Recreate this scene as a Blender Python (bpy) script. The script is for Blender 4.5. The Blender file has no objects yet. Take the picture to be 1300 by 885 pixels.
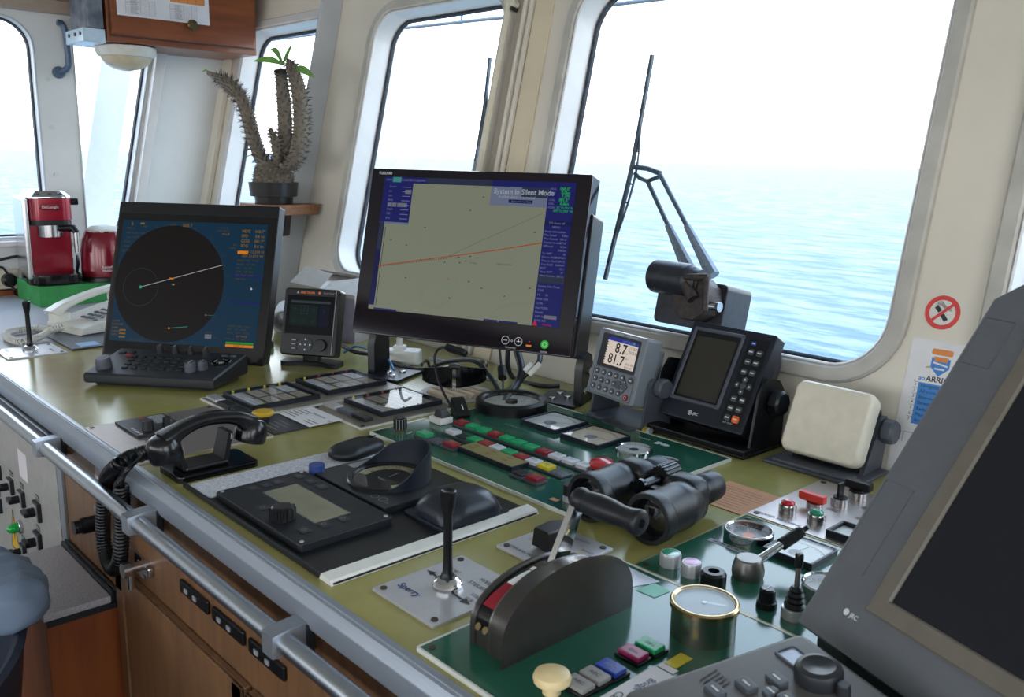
import bpy, bmesh, math, random
from mathutils import Matrix, Vector, noise
random.seed(7)
sc = bpy.context.scene
COL = sc.collection
pi, sin, cos, rad = math.pi, math.sin, math.cos, math.radians
DZ = 0.9                                   # height of the console top

# ------------------------------------------------------------------ camera
CAMLOC = Vector((0, 0, 1.4)); FPX = 1132.5
CR = Vector((0.67793453, 0.73482494, 0.02090632))
CU = Vector((-0.16747381, 0.12669157, 0.97770229))
CF = Vector((-0.71579138, 0.66631941, -0.20895252))
cam = bpy.data.cameras.new('camera'); camo = bpy.data.objects.new('camera', cam); COL.objects.link(camo)
camo.matrix_world = Matrix(((CR.x, CU.x, -CF.x, CAMLOC.x), (CR.y, CU.y, -CF.y, CAMLOC.y), (CR.z, CU.z, -CF.z, CAMLOC.z), (0, 0, 0, 1)))
cam.sensor_width = 36; cam.lens = 36 * FPX / 1300; cam.clip_start = .02; cam.clip_end = 9000
cam.dof.use_dof = True; cam.dof.focus_distance = 1.75; cam.dof.aperture_fstop = 14
sc.camera = camo

def ray(px, py):
    return (px - 650) * CR - (py - 442.5) * CU + FPX * CF
def atz(px, py, z=DZ):
    d = ray(px, py); return CAMLOC + d * ((z - CAMLOC.z) / d.z)
def aty(px, py, y):
    d = ray(px, py); return CAMLOC + d * (y / d.y)
def atx(px, py, x):
    d = ray(px, py); return CAMLOC + d * (x / d.x)
TW = rad(12.5); WY = 1.45                  # the front wall leans outward
def wall(x, s, d=0):                       # x along, s up the slope, d outward
    return Vector((x, WY + s * sin(TW) + d * cos(TW), DZ + s * cos(TW) - d * sin(TW)))
def onwall(px, py, d=0):
    n = Vector((0, cos(TW), -sin(TW))); q = ray(px, py); p0 = wall(0, 0, d)
    return CAMLOC + q * (((p0 - CAMLOC).dot(n)) / q.dot(n))
WALLM = Matrix(((1, 0, 0, 0), (0, sin(TW), -cos(TW), WY), (0, cos(TW), sin(TW), DZ), (0, 0, 0, 1)))   # local x, up, toward room

# ------------------------------------------------------------------ materials
MATS = {}
def lin(h):
    h = h.lstrip('#'); o = []
    for i in (0, 2, 4):
        c = int(h[i:i + 2], 16) / 255; o.append(c / 12.92 if c <= .04045 else ((c + .055) / 1.055) ** 2.4)
    return (*o, 1)
def mat(name, col, rough=.5, metal=0, emit=0, spec=.5, var=.06, scale=40, bump=0, bscale=200, coat=0, stretch=None, col2=None, lo=.35, hi=.65):
    m = bpy.data.materials.new(name); m.use_nodes = True; nt = m.node_tree; N = nt.nodes; L = nt.links
    b = N['Principled BSDF']; c = lin(col)
    b.inputs['Roughness'].default_value = rough; b.inputs['Metallic'].default_value = metal
    b.inputs['Specular IOR Level'].default_value = spec; b.inputs['Coat Weight'].default_value = coat
    b.inputs['Coat Roughness'].default_value = .08
    tc = N.new('ShaderNodeTexCoord'); mp = N.new('ShaderNodeMapping'); L.new(tc.outputs['Object'], mp.inputs['Vector'])
    if stretch: mp.inputs['Scale'].default_value = stretch
    nz = N.new('ShaderNodeTexNoise'); nz.inputs['Scale'].default_value = scale; nz.inputs['Detail'].default_value = 4
    L.new(mp.outputs['Vector'], nz.inputs['Vector'])
    rp = N.new('ShaderNodeValToRGB'); L.new(nz.outputs['Fac'], rp.inputs['Fac'])
    c2 = lin(col2) if col2 else tuple(min(1, x * (1 + var)) for x in c[:3]) + (1,)
    c1 = c if col2 else tuple(x * (1 - var) for x in c[:3]) + (1,)
    rp.color_ramp.elements[0].position = lo; rp.color_ramp.elements[1].position = hi
    rp.color_ramp.elements[0].color = c1; rp.color_ramp.elements[1].color = c2
    L.new(rp.outputs['Color'], b.inputs['Base Color'])
    if emit:
        b.inputs['Base Color'].default_value = (0, 0, 0, 1)
        for l in list(b.inputs['Base Color'].links): L.remove(l)
        L.new(rp.outputs['Color'], b.inputs['Emission Color']); b.inputs['Emission Strength'].default_value = emit
    if bump:
        n2 = N.new('ShaderNodeTexNoise'); n2.inputs['Scale'].default_value = bscale; n2.inputs['Detail'].default_value = 3
        L.new(mp.outputs['Vector'], n2.inputs['Vector'])
        bp = N.new('ShaderNodeBump'); bp.inputs['Strength'].default_value = bump; bp.inputs['Distance'].default_value = .002
        L.new(n2.outputs['Fac'], bp.inputs['Height']); L.new(bp.outputs['Normal'], b.inputs['Normal'])
    MATS[name] = m; return m
# setting
mat('wall_paint', '#ddd5c6', .45, var=.03, scale=6, bump=.25, bscale=60)
mat('frame_paint', '#cfcdca', .4, var=.04, scale=9, bump=.2, bscale=50)
mat('rim_paint', '#bab6ae', .5, var=.10, scale=14, bump=.3, bscale=60)
mat('rib_paint', '#b9bcc0', .45, var=.05, scale=8)
mat('gasket', '#2c3138', .7, var=.5, scale=120)
mat('ceiling_paint', '#d5cfc4', .6)
mat('floor_lino', '#5a4a3c', .5)
mat('back_panel', '#6a5442', .5, stretch=(6, 1, 6))
mat('trim_brown', '#a08f80', .5)
# console
mat('laminate', '#999255', .19, var=.05, scale=25, spec=.55)
mat('counter_top', '#b5afb2', .5, scale=300, col2='#9d979a', bump=.1, bscale=500)
mat('trim_alu', '#9ba2ad', .36, .55, var=.03, scale=120, stretch=(.2, 4, 4))
mat('alu', '#b9bec6', .30, 1, var=.04, scale=120, stretch=(.2, 4, 4))
mat('alu_soft', '#a8adb6', .42, .8, var=.04, scale=120)
mat('steel_brush', '#b7aca6', .35, .85, var=.05, scale=90, stretch=(.3, 6, 1))
mat('steel_plate', '#c2c0c2', .35, .55, var=.03, scale=60)
mat('wood', '#7f5b3c', .42, scale=9, stretch=(6, 6, .6), col2='#674730', coat=.15, lo=.3, hi=.7)
mat('wood_red', '#8c4a22', .38, scale=7, stretch=(3, .5, 6), col2='#6d3414', coat=.25, lo=.3, hi=.7)
mat('wood_box', '#8e4a20', .45, scale=8, stretch=(4, 4, .7), col2='#74381a', coat=.1, lo=.3, hi=.7)
mat('panel_grey', '#a9a5a0', .45, .1, scale=30)
mat('green_panel', '#235a47', .15, var=.06, scale=20, spec=.6)
mat('gold_trim', '#9c8c62', .4, .5)
mat('edge_white', '#cfd0c8', .4)
mat('screw', '#4a4238', .4, .8)
# plastics
mat('black', '#101114', .32, var=.1, spec=.4)
mat('black_sheen', '#101114', .22, var=.08, spec=.5)
mat('black_gloss', '#0c0d10', .12, var=.05, spec=.45)
mat('monitor_gloss', '#17121a', .07, var=.05, spec=.45)
mat('black_soft', '#181a1f', .42, var=.1, spec=.4)
mat('rubber', '#111317', .40, var=.15, spec=.45)
mat('navy_black', '#1c212b', .34, var=.08, spec=.4)
mat('dark_grey', '#27292d', .36, var=.06, spec=.4)
mat('slate', '#4a4e57', .4, var=.05)
mat('grey_plastic', '#747a82', .38, var=.04)
mat('grey_key', '#44484e', .4)
mat('jrc_grey', '#606367', .40, var=.04, bump=.08, bscale=500)
mat('jrc_kb', '#595755', .40, var=.04)
mat('bezel_brown', '#6b655b', .4)
mat('white_plastic', '#dcdad2', .35, var=.03)
mat('cream_plastic', '#dcd5c2', .42, var=.05, bump=.05, bscale=200)
mat('phone_white', '#d6d3c9', .33, var=.03)
mat('knob_cream', '#e8cf9c', .35)
mat('paper', '#e4e2e4', .7, var=.02)
mat('paper_pink', '#e0d8dc', .7, var=.02)
mat('salmon', '#c08a62', .75, var=.06)
mat('mint', '#8ed0bb', .5)
mat('ink', '#33343a', .7); mat('ink_blue', '#27406f', .6); mat('ink_grey', '#8b8b90', .7); mat('ink_brown', '#6d4630', .7)
mat('white_mark', '#cfd2d4', .5); mat('grey_mark', '#8d9095', .5); mat('orange_mark', '#e0662b', .5)
mat('key_label', '#d6d6d2', .5)
# metals
mat('chrome', '#d9dadd', .08, 1, var=.02); mat('chrome_soft', '#c4c4c6', .22, 1)
mat('can_metal', '#b0aca2', .27, 1, var=.06, scale=60); mat('brass', '#bfa77c', .25, 1)
mat('taupe_shade', '#a79d90', .5, var=.05, scale=8)  # pillar tone, mostly shading put into the colour
mat('cream_paint', '#d9cbae', .5, var=.05, scale=8)
mat('bronze', '#6e6244', .35, .9)
mat('lever_grey', '#77746f', .35, .7)
mat('motor_grey', '#2e3138', .4, .3, var=.2, scale=60); mat('rusty', '#3c3533', .6, .3, var=.3, scale=90)
mat('wiper_metal', '#4c545d', .45, .3, var=.2); mat('wiper_arm', '#717983', .45, .3, var=.15, scale=200)
# colours
mat('red_btn', '#8c1e2b', .3); mat('green_btn', '#1f9e63', .3); mat('white_btn', '#cfcfd4', .3); mat('yellow_btn', '#d6c32c', .35)
mat('black_btn', '#1d1f22', .3); mat('blue_btn', '#2944a4', .3); mat('grey_btn', '#9c9894', .4); mat('mag_btn', '#90194e', .3)
mat('red_gloss', '#c02a30', .18, coat=.5); mat('red_flag', '#cf3a2c', .35); mat('orange_btn', '#e8682e', .35)
mat('pink_lens', '#d8a6d0', .2); mat('green_lens', '#2f8f6a', .12, coat=.6); mat('green_lamp', '#12b04a', .12, coat=.6)
mat('display_beige', '#8e8357', .3); mat('yellow_knob', '#cba62a', .4); mat('yellow_sign', '#e3b11f', .5)
mat('blue_cap', '#27407f', .4)
mat('coffee_red', '#99112a', .2, .25, coat=.5); mat('box_green', '#2f8a45', .6, var=.15, scale=20)
mat('kettle_red', '#780d22', .2, .1, coat=.3)
mat('cloth_grey', '#d2d2d6', .9, scale=260, col2='#aeaeb6', bump=.5, bscale=260)
mat('jacket', '#67768a', .7, var=.1, scale=12, bump=.9, bscale=22)
mat('chair_navy', '#262c3b', .45); mat('dial_white', '#d3d3cb', .4); mat('dial_cream', '#cfc2a0', .4); mat('dial_black', '#1c1c1e', .35)
mat('dial_peach', '#e0cbb0', .4)
mat('note_blue', '#8fb4d9', .6); mat('poster_blue', '#3f86cf', .6); mat('poster_orange', '#e08b4a', .6)
mat('sign_red', '#d63a34', .4); mat('rust_edge', '#8d6a58', .7, var=.4, scale=50)
mat('pot_black', '#2a2828', .3); mat('cactus', '#746a5d', .75, var=.15, scale=60)
mat('spine', '#332b27', .6); mat('leaf', '#6a9a42', .45, var=.15); mat('soil', '#3a2d22', .9)
mat('shelf_wood', '#9b6a48', .5, scale=12, stretch=(1, 6, 6), col2='#82543a')
mat('lamp_white', '#d8d3c7', .45); mat('lamp_dome', '#c8b696', .25, coat=.3)
mat('acrylic_blue', '#c3d9ea', .25); mat('acrylic_dark', '#59616e', .2, col2='#8b8f9a', scale=18)
mat('hook_blue', '#50627a', .4, .2)
mat('screen_off', '#20221f', .14, var=.03); mat('screen_off_brown', '#33302a', .2, var=.03); mat('screen_off_blue', '#1c1d24', .16, var=.03)
mat('lcd_grey', '#85826b', .25, var=.1, scale=20)
mat('cable_black', '#1a1b1e', .45); mat('cable_grey', '#8b8d90', .5); mat('cable_blue', '#2f6fb0', .45); mat('cable_white', '#cfcdc6', .45)
mat('cable_yellow', '#c7b32c', .45); mat('tan', '#bfae98', .6); mat('vent_grey', '#a09f97', .5)
mat('socket_cream', '#cfc8b4', .45); mat('lens_glass', '#0b0d12', .06, coat=1)
mat('cardboard', '#d8d3cd', .7); mat('box_lilac', '#a9a2c0', .6); mat('box_teal', '#79c0c4', .6)
mat('side_flare_paint', '#d6d8d6', .45, var=.03, scale=6, bump=.2, bscale=60)  # side wall colour, made whiter to carry the flare from its windows
mat('strip_steel', '#8f8779', .4, .5, var=.06)
mat('throttle_metal', '#4b4744', .3, .6, var=.1, scale=30, coat=.5)
mat('drum_face', '#a9b4b8', .5)
mat('wing_white', '#dcdcde', .5, var=.02)
# lit screens
E = .9
for n_, c_, e_ in (('lit_chart', '#959a86', .75), ('lit_navy', '#2a2f86', .55), ('lit_navy_dark', '#22296b', .5), ('lit_bar', '#3b4560', .6), ('lit_slate', '#7f8aa6', .7), ('lit_pale', '#b9c0d2', .7),
        ('lit_radar', '#1c4866', .50), ('lit_black', '#231f1e', .6), ('lit_amber', '#a57b2a', .6), ('lit_amber_dim', '#7a6a3c', .5), ('lit_orange', '#f08a1c', .9), ('lit_green', '#25c23c', .9),
        ('lit_green_bar', '#2f9a24', .9), ('lit_red', '#d8283a', .8), ('lit_teal', '#3fa89c', .7), ('lit_white', '#e9e6e4', .9), ('lit_cream', '#f0e1d4', .95), ('lit_blue', '#3440b4', .8),
        ('lit_text', '#a4a6d6', .55), ('lit_route', '#c05a34', .7), ('lit_line', '#5d5f58', .6), ('lit_ink', '#222226', .5), ('lit_faint', '#8b8f7c', .7), ('lit_ring', '#3f6f70', .6),
        ('lit_dim_green', '#16302c', .5), ('lit_dim_navy', '#151a35', .5), ('lit_dim', '#0e1114', .4), ('lit_dim_text', '#4a5660', .5), ('lit_grey', '#8d8fa0', .6)):
    mat(n_, c_, .3, emit=e_ * .44, var=.0, spec=.12)

def glass_mat(name, tint=(1, 1, 1, 1), gloss=.05):
    m = bpy.data.materials.new(name); m.use_nodes = True; nt = m.node_tree; N = nt.nodes; L = nt.links
    N.remove(N['Principled BSDF']); o = N['Material Output']
    t = N.new('ShaderNodeBsdfTransparent'); t.inputs['Color'].default_value = tint
    g = N.new('ShaderNodeBsdfGlossy'); g.inputs['Roughness'].default_value = .02
    f = N.new('ShaderNodeLayerWeight'); f.inputs['Blend'].default_value = .5
    pw = N.new('ShaderNodeMath'); pw.operation = 'POWER'; pw.inputs[1].default_value = 4.5; L.new(f.outputs['Facing'], pw.inputs[0])
    mu = N.new('ShaderNodeMath'); mu.operation = 'MULTIPLY_ADD'; mu.inputs[1].default_value = .9 * gloss; mu.inputs[2].default_value = .04 * gloss
    L.new(pw.outputs[0], mu.inputs[0])
    x = N.new('ShaderNodeMixShader'); L.new(mu.outputs[0], x.inputs['Fac']); L.new(t.outputs[0], x.inputs[1]); L.new(g.outputs[0], x.inputs[2])
    L.new(x.outputs[0], o.inputs['Surface']); MATS[name] = m
glass_mat('window_glass', (.97, .985, .985, 1), .25)
glass_mat('meter_glass', (.95, .96, .95, 1), .6)
glass_mat('gauge_cover', (.92, .94, .95, 1), .6)

# ------------------------------------------------------------------ mesh builder
I4 = Matrix.Identity(4)
def TR(x=0, y=0, z=0, rx=0, ry=0, rz=0):
    return Matrix.Translation((x, y, z)) @ Matrix.Rotation(rz, 4, 'Z') @ Matrix.Rotation(ry, 4, 'Y') @ Matrix.Rotation(rx, 4, 'X')
def FR(o, yaw=0, tilt=0, roll=0):          # upright face: x right, y up the face, z toward the viewer
    y, t, r = rad(yaw), rad(tilt), rad(roll)
    ex = Vector((cos(y), sin(y), 0)); h = Vector((-sin(y), cos(y), 0)); ey = h * sin(t) + Vector((0, 0, cos(t)))
    a = ex * cos(r) + ey * sin(r); b = ey * cos(r) - ex * sin(r); n = a.cross(b)
    return Matrix(((a.x, b.x, n.x, o[0]), (a.y, b.y, n.y, o[1]), (a.z, b.z, n.z, o[2]), (0, 0, 0, 1)))
def ALONG(p, q):                           # matrix whose z runs from p to q
    p, q = Vector(p), Vector(q); z = (q - p).normalized(); x = z.orthogonal().normalized(); y = z.cross(x)
    return Matrix(((x.x, y.x, z.x, p.x), (x.y, y.y, z.y, p.y), (x.z, y.z, z.z, p.z), (0, 0, 0, 1)))
def rr(w, h, r, n=5, cx=0, cy=0):          # rounded rectangle outline, counter-clockwise
    r = min(r, w / 2 - 1e-5, h / 2 - 1e-5)
    if r <= 0: return [(cx - w / 2, cy - h / 2), (cx + w / 2, cy - h / 2), (cx + w / 2, cy + h / 2), (cx - w / 2, cy + h / 2)]
    o = []
    for (sx, sy, a0) in ((1, -1, -90), (1, 1, 0), (-1, 1, 90), (-1, -1, 180)):
        for i in range(n + 1):
            a = rad(a0 + 90 * i / n); o.append((cx + sx * (w / 2 - r) + r * cos(a), cy + sy * (h / 2 - r) + r * sin(a)))
    return o
def inset(p, d):
    n = len(p); o = []
    for i in range(n):
        a, b, c = Vector(p[i - 1]), Vector(p[i]), Vector(p[(i + 1) % n])
        e, f = (b - a).normalized(), (c - b).normalized(); m = Vector((-e.y - f.y, e.x + f.x)); l = m.length
        m = m / l if l > 1e-6 else Vector((-e.y, e.x)); k = max(.35, m.dot(Vector((-e.y, e.x)))); o.append((b.x + m.x * d / k, b.y + m.y * d / k))
    return o
TXT = {}
class B:
    def __init__(s, m='black'): s.V = []; s.F = []; s.MI = []; s.ms = []; s.T = I4; s.m(m)
    def m(s, name):
        if name not in s.ms: s.ms.append(name)
        s.c = s.ms.index(name); return s
    def add(s, V, F, M=None):
        T = s.T @ M if M is not None else s.T; o = len(s.V)
        s.V += [tuple(T @ Vector(v)) for v in V]; s.F += [[i + o for i in f] for f in F]; s.MI += [s.c] * len(F); return s
    def prism(s, P, z0, z1, ch=0, M=None, bot=0):
        rings = [(inset(P, bot), z0), (P, z0 + bot)] if bot else [(P, z0)]
        rings += [(P, z1 - ch), (inset(P, ch * .3), z1 - ch * .3), (inset(P, ch), z1)] if ch else [(P, z1)]
        return s.loft([[(x, y, z) for x, y in p] for p, z in rings], M)
    def loft(s, R, M=None, caps=True, closed=True):
        n = len(R[0]); V = [v for r in R for v in r]; F = []
        for k in range(len(R) - 1):
            for i in range(n if closed else n - 1):
                j = (i + 1) % n; F.append([k * n + i, k * n + j, (k + 1) * n + j, (k + 1) * n + i])
        if caps: F.append(list(range(n))[::-1]); F.append([(len(R) - 1) * n + i for i in range(n)])
        return s.add(V, F, M)
    def box(s, c, sz, bev=0, M=None):
        x, y, z = c; w, d, h = sz
        if bev <= 0: return s.prism(rr(w, d, 0, cx=x, cy=y), z - h / 2, z + h / 2, M=M)
        bev = min(bev, w * .49, d * .49, h * .49)
        return s.prism(rr(w, d, bev, 3, x, y), z - h / 2, z + h / 2, bev, M, bot=bev)
    def bx(s, x0, x1, y0, y1, z0, z1, bev=0, M=None):
        return s.box(((x0 + x1) / 2, (y0 + y1) / 2, (z0 + z1) / 2), (abs(x1 - x0), abs(y1 - y0), abs(z1 - z0)), bev, M)
    def lathe(s, pr, seg=24, M=None, a0=0):
        R = [[(max(r, 1e-5) * cos(2 * pi * i / seg + a0), max(r, 1e-5) * sin(2 * pi * i / seg + a0), z) for i in range(seg)] for r, z in pr]
        return s.loft(R, M)
    def cyl(s, x, y, z0, z1, r, seg=24, ch=0, M=None, r2=None):
        r2 = r if r2 is None else r2
        pr = [(r, z0), (r2, z1 - ch), (r2 - ch * .3, z1 - ch * .3), (r2 - ch, z1)] if ch else [(r, z0), (r2, z1)]
        return s.lathe(pr, seg, (M if M is not None else I4) @ Matrix.Translation((x, y, 0)))
    def rod(s, p, q, r, seg=12, r2=None):
        l = (Vector(q) - Vector(p)).length; return s.cyl(0, 0, 0, l, r, seg, M=ALONG(p, q), r2=r2)
    def ring(s, x, y, z0, z1, ro, ri, seg=40, ch=.001, M=None):
        pr = [(ri, z0), (ro, z0), (ro, z1 - ch), (ro - ch, z1), (ri + ch, z1), (ri, z1 - ch)]
        T = (M if M is not None else I4) @ Matrix.Translation((x, y, 0)); n = len(pr)
        V = [(r * cos(2 * pi * i / seg), r * sin(2 * pi * i / seg), z) for r, z in pr for i in range(seg)]; F = []
        for k in range(n):
            for i in range(seg):
                j = (i + 1) % seg; l = (k + 1) % n; F.append([k * seg + i, k * seg + j, l * seg + j, l * seg + i])
        return s.add(V, F, T)
    def frame(s, Po, Pi, z0, z1, ch=0, M=None):   # a prism ring between two outlines of equal length
        n = len(Po); R = [[(x, y, z0) for x, y in Po], [(x, y, z1 - ch) for x, y in Po]]
        if ch: R.append([(x, y, z1) for x, y in inset(Po, ch)]); R.append([(x, y, z1) for x, y in inset(Pi, -ch)])
        else: R.append([(x, y, z1) for x, y in Pi])
        R += ([[(x, y, z1 - ch) for x, y in Pi]] if ch else []) + [[(x, y, z0) for x, y in Pi]]
        V = [v for r in R for v in r]; F = []; k_ = len(R)
        for k in range(k_):
            for i in range(n):
                j = (i + 1) % n; l = (k + 1) % k_; F.append([k * n + i, k * n + j, l * n + j, l * n + i])
        return s.add(V, F, M)
    def tube(s, P, r, seg=8, caps=True):
        P = [Vector(p) for p in P]; n = len(P); rs = r if isinstance(r, (list, tuple)) else [r] * n; R = []; x = None
        for i in range(n):
            t = (P[min(i + 1, n - 1)] - P[max(i - 1, 0)]).normalized()
            x = t.orthogonal().normalized() if x is None else (x - t * x.dot(t)).normalized()
            y = t.cross(x); R.append([tuple(P[i] + (x * cos(2 * pi * k / seg) + y * sin(2 * pi * k / seg)) * rs[i]) for k in range(seg)])
        return s.loft(R, caps=caps)
    def poly(s, P, z, M=None): return s.add([(x, y, z) for x, y in P], [list(range(len(P)))], M)
    def rect(s, x0, x1, y0, y1, z, M=None): return s.poly([(x0, y0), (x1, y0), (x1, y1), (x0, y1)], z, M)
    def disc(s, x, y, r, z, seg=32, M=None, sy=1): return s.poly([(x + r * cos(2 * pi * i / seg), y + sy * r * sin(2 * pi * i / seg)) for i in range(seg)], z, M)
    def line(s, x0, y0, x1, y1, w, z, M=None):
        d = Vector((x1 - x0, y1 - y0)).normalized() * (w / 2); n = (-d.y, d.x)
        return s.poly([(x0 - n[0], y0 - n[1]), (x1 - n[0], y1 - n[1]), (x1 + n[0], y1 + n[1]), (x0 + n[0], y0 + n[1])], z, M)
    def pline(s, P, w, z, M=None):
        for a, b in zip(P, P[1:]): s.line(*a, *b, w, z, M)
        return s
    def circle(s, x, y, r, w, z, seg=40, M=None, a0=0, a1=360):
        A = [rad(a0 + (a1 - a0) * i / seg) for i in range(seg + 1)]
        V = [(x + q * cos(a), y + q * sin(a), z) for a in A for q in (r - w / 2, r + w / 2)]
        return s.add(V, [[2 * i, 2 * i + 1, 2 * i + 3, 2 * i + 2] for i in range(seg)], M)
    def text(s, t, size, x, y, z, align='L', M=None, rot=0, sx=1, bold=0):
        k = (t, bold)
        if k not in TXT:
            cu = bpy.data.curves.new('t', 'FONT'); cu.body = t; cu.resolution_u = 3; cu.offset = bold; o = bpy.data.objects.new('t', cu)
            me = bpy.data.meshes.new_from_object(o); TXT[k] = ([tuple(v.co) for v in me.vertices], [list(f.vertices) for f in me.polygons])
            bpy.data.objects.remove(o); bpy.data.curves.remove(cu); bpy.data.meshes.remove(me)
        V, F = TXT[k]
        if not V: return s
        w = max(v[0] for v in V); dx = {'L': 0, 'C': -w / 2, 'R': -w}[align]
        T = (M if M is not None else I4) @ TR(x, y, z, rz=rot) @ Matrix.Diagonal((size * sx, size, 1, 1)) @ Matrix.Translation((dx, 0, 0))
        return s.add([(v[0], v[1], 0) for v in V], F, T)
    def obj(s, name, parent=None, smooth=35, kind=None, label=None):
        me = bpy.data.meshes.new(name); me.from_pydata(s.V, [], s.F)
        for k in s.ms: me.materials.append(MATS[k])
        me.polygons.foreach_set('material_index', s.MI); me.update()
        bm = bmesh.new(); bm.from_mesh(me); bmesh.ops.recalc_face_normals(bm, faces=bm.faces[:]); bm.to_mesh(me); bm.free()
        me.polygons.foreach_set('use_smooth', [True] * len(me.polygons)); me.set_sharp_from_angle(angle=rad(smooth))
        o = bpy.data.objects.new(name, me); COL.objects.link(o)
        if parent: o.parent = parent
        if kind: o['kind'] = kind
        if label: o['label'] = label
        if len(me.polygons) > 5: wn = o.modifiers.new('normals', 'WEIGHTED_NORMAL'); wn.keep_sharp = True
        return o
def tag(o, label, cat, group=None):
    o['label'] = label; o['category'] = cat
    if group: o['group'] = group
    return o
def thing(name, label, cat, M=None, group=None):
    o = bpy.data.objects.new(name, None); COL.objects.link(o); o.empty_display_size = .03
    if M is not None: o.matrix_world = M if isinstance(M, Matrix) else Matrix.Translation(M)
    return tag(o, label, cat, group)
def copy_tree(o, parent=None):
    c = o.copy(); COL.objects.link(c)
    if parent: c.parent = parent
    for ch in list(o.children): copy_tree(ch, c)
    return c
def spline(P, n=8):                        # Catmull-Rom through the points
    P = [Vector(p) for p in P]; Q = [P[0] * 2 - P[1]] + P + [P[-1] * 2 - P[-2]]; o = []
    for i in range(1, len(Q) - 2):
        a, b, c, d = Q[i - 1:i + 3]
        for k in range(n):
            t = k / n; o.append(.5 * ((2 * b) + (c - a) * t + (2 * a - 5 * b + 4 * c - d) * t * t + (3 * b - a - 3 * c + d) * t ** 3))
    return o + [P[-1]]
# ================================================================== THE SETTING
def holed(outer, holes, z0, z1):           # a plate with holes, as verts and faces
    bm = bmesh.new(); E_ = []
    for P in [outer] + holes:
        vs = [bm.verts.new((x, y, z0)) for x, y in P]
        E_ += [bm.edges.new((vs[i], vs[(i + 1) % len(vs)])) for i in range(len(vs))]
    r = bmesh.ops.triangle_fill(bm, use_beauty=True, use_dissolve=False, edges=E_)
    fs = [g for g in r['geom'] if isinstance(g, bmesh.types.BMFace)]
    e = bmesh.ops.extrude_face_region(bm, geom=fs)
    for v in e['geom']:
        if isinstance(v, bmesh.types.BMVert): v.co.z = z1
    bm.verts.index_update()
    V = [tuple(v.co) for v in bm.verts]; F = [[v.index for v in f.verts] for f in bm.faces]; bm.free(); return V, F
# windows of the leaning front wall: x0, x1, s0, s1, corner radius
WIN = {'window_1': (-1.548, -.660, .150, .935, .10), 'window_2': (-2.405, -1.806, .150, .945, .085), 'window_3': (-3.275, -2.68, .150, .965, .08), 'window_4': (-.49, .42, .150, .935, .10)}
X0, X1, STOP = -3.42, 1.3, 1.22
outl = {k: rr(b - a, d - c, r, 8, (a + b) / 2, (c + d) / 2) for k, (a, b, c, d, r) in WIN.items()}
w = B('wall_paint'); V, F = holed([(X0 - .02, -.93), (X1, -.93), (X1, STOP), (X0 - .02, STOP)], list(outl.values()), -.012, 0); w.add(V, F)
o = w.obj('wall_front', kind='structure'); o.matrix_world = WALLM
for k, P in outl.items():
    f = B('rim_paint' if k in ('window_1', 'window_2', 'window_4') else 'frame_paint')
    lip = .030
    f.frame(inset(P, -lip), inset(P, .0), -.013, .014, .004)
    f.m('frame_paint').frame(inset(P, .0), inset(P, .006), -.075, .010, .003)
    o = f.obj(k, kind='structure'); o.matrix_world = WALLM
    g = B('gasket'); R_ = [inset(P, .0055), inset(P, .014)]; g.frame(R_[0], R_[1], -.066, -.054, .003); g.obj('gasket', o)
    g = B('window_glass'); g.poly(inset(P, .008), -.06); g.obj('glass', o)
# rib, mouldings and pipe of the front wall
b = B('rib_paint'); b.bx(-2.640, -2.628, -.05, 1.2, 0, .075, .003); b.obj('trim_1', kind='structure').matrix_world = WALLM
b = B('wall_paint')
for x in (-1.735, -1.712): b.bx(x - .006, x + .006, .0, 1.2, 0, .012, .003)
b.m('rust_edge').bx(-1.7425, -1.741, 0, 1.2, 0, .006)
b.obj('trim_2', kind='structure').matrix_world = WALLM
b = B('taupe_shade'); b.bx(-1.772, -1.744, .0, 1.2, 0, .004, .001); b.m('cream_paint').bx(-1.700, -1.636, .0, 1.2, 0, .006, .002); b.obj('trim_3', kind='structure').matrix_world = WALLM  # the taupe strip is mostly pillar shade, painted on as colour
b = B('wall_paint'); b.bx(-3.42, -3.36, -.05, 1.2, 0, .02, .004); b.obj('trim_4', kind='structure').matrix_world = WALLM
b = B('cream_plastic'); Ps = spline([(-1.784, .1, .02), (-1.784, .5, .02), (-1.784, .9, .02), (-1.778, .96, .022), (-1.755, 1.06, .03), (-1.72, 1.16, .03)], 6); b.tube(Ps, .0105, 10)
for s_ in (.3, .905): b.box((-1.784, s_, .014), (.03, .016, .03), .004)
b.cyl(0, 0, 0, .016, .008, 10, M=TR(-1.762, .898, .012)); b.m('rusty').cyl(0, 0, 0, .02, .005, 8, M=TR(-1.760, .885, .012))
o = b.obj('pipe'); o.matrix_world = WALLM; tag(o, 'cream painted pipe clipped up the pillar between the two large windows', 'pipe')
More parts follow.
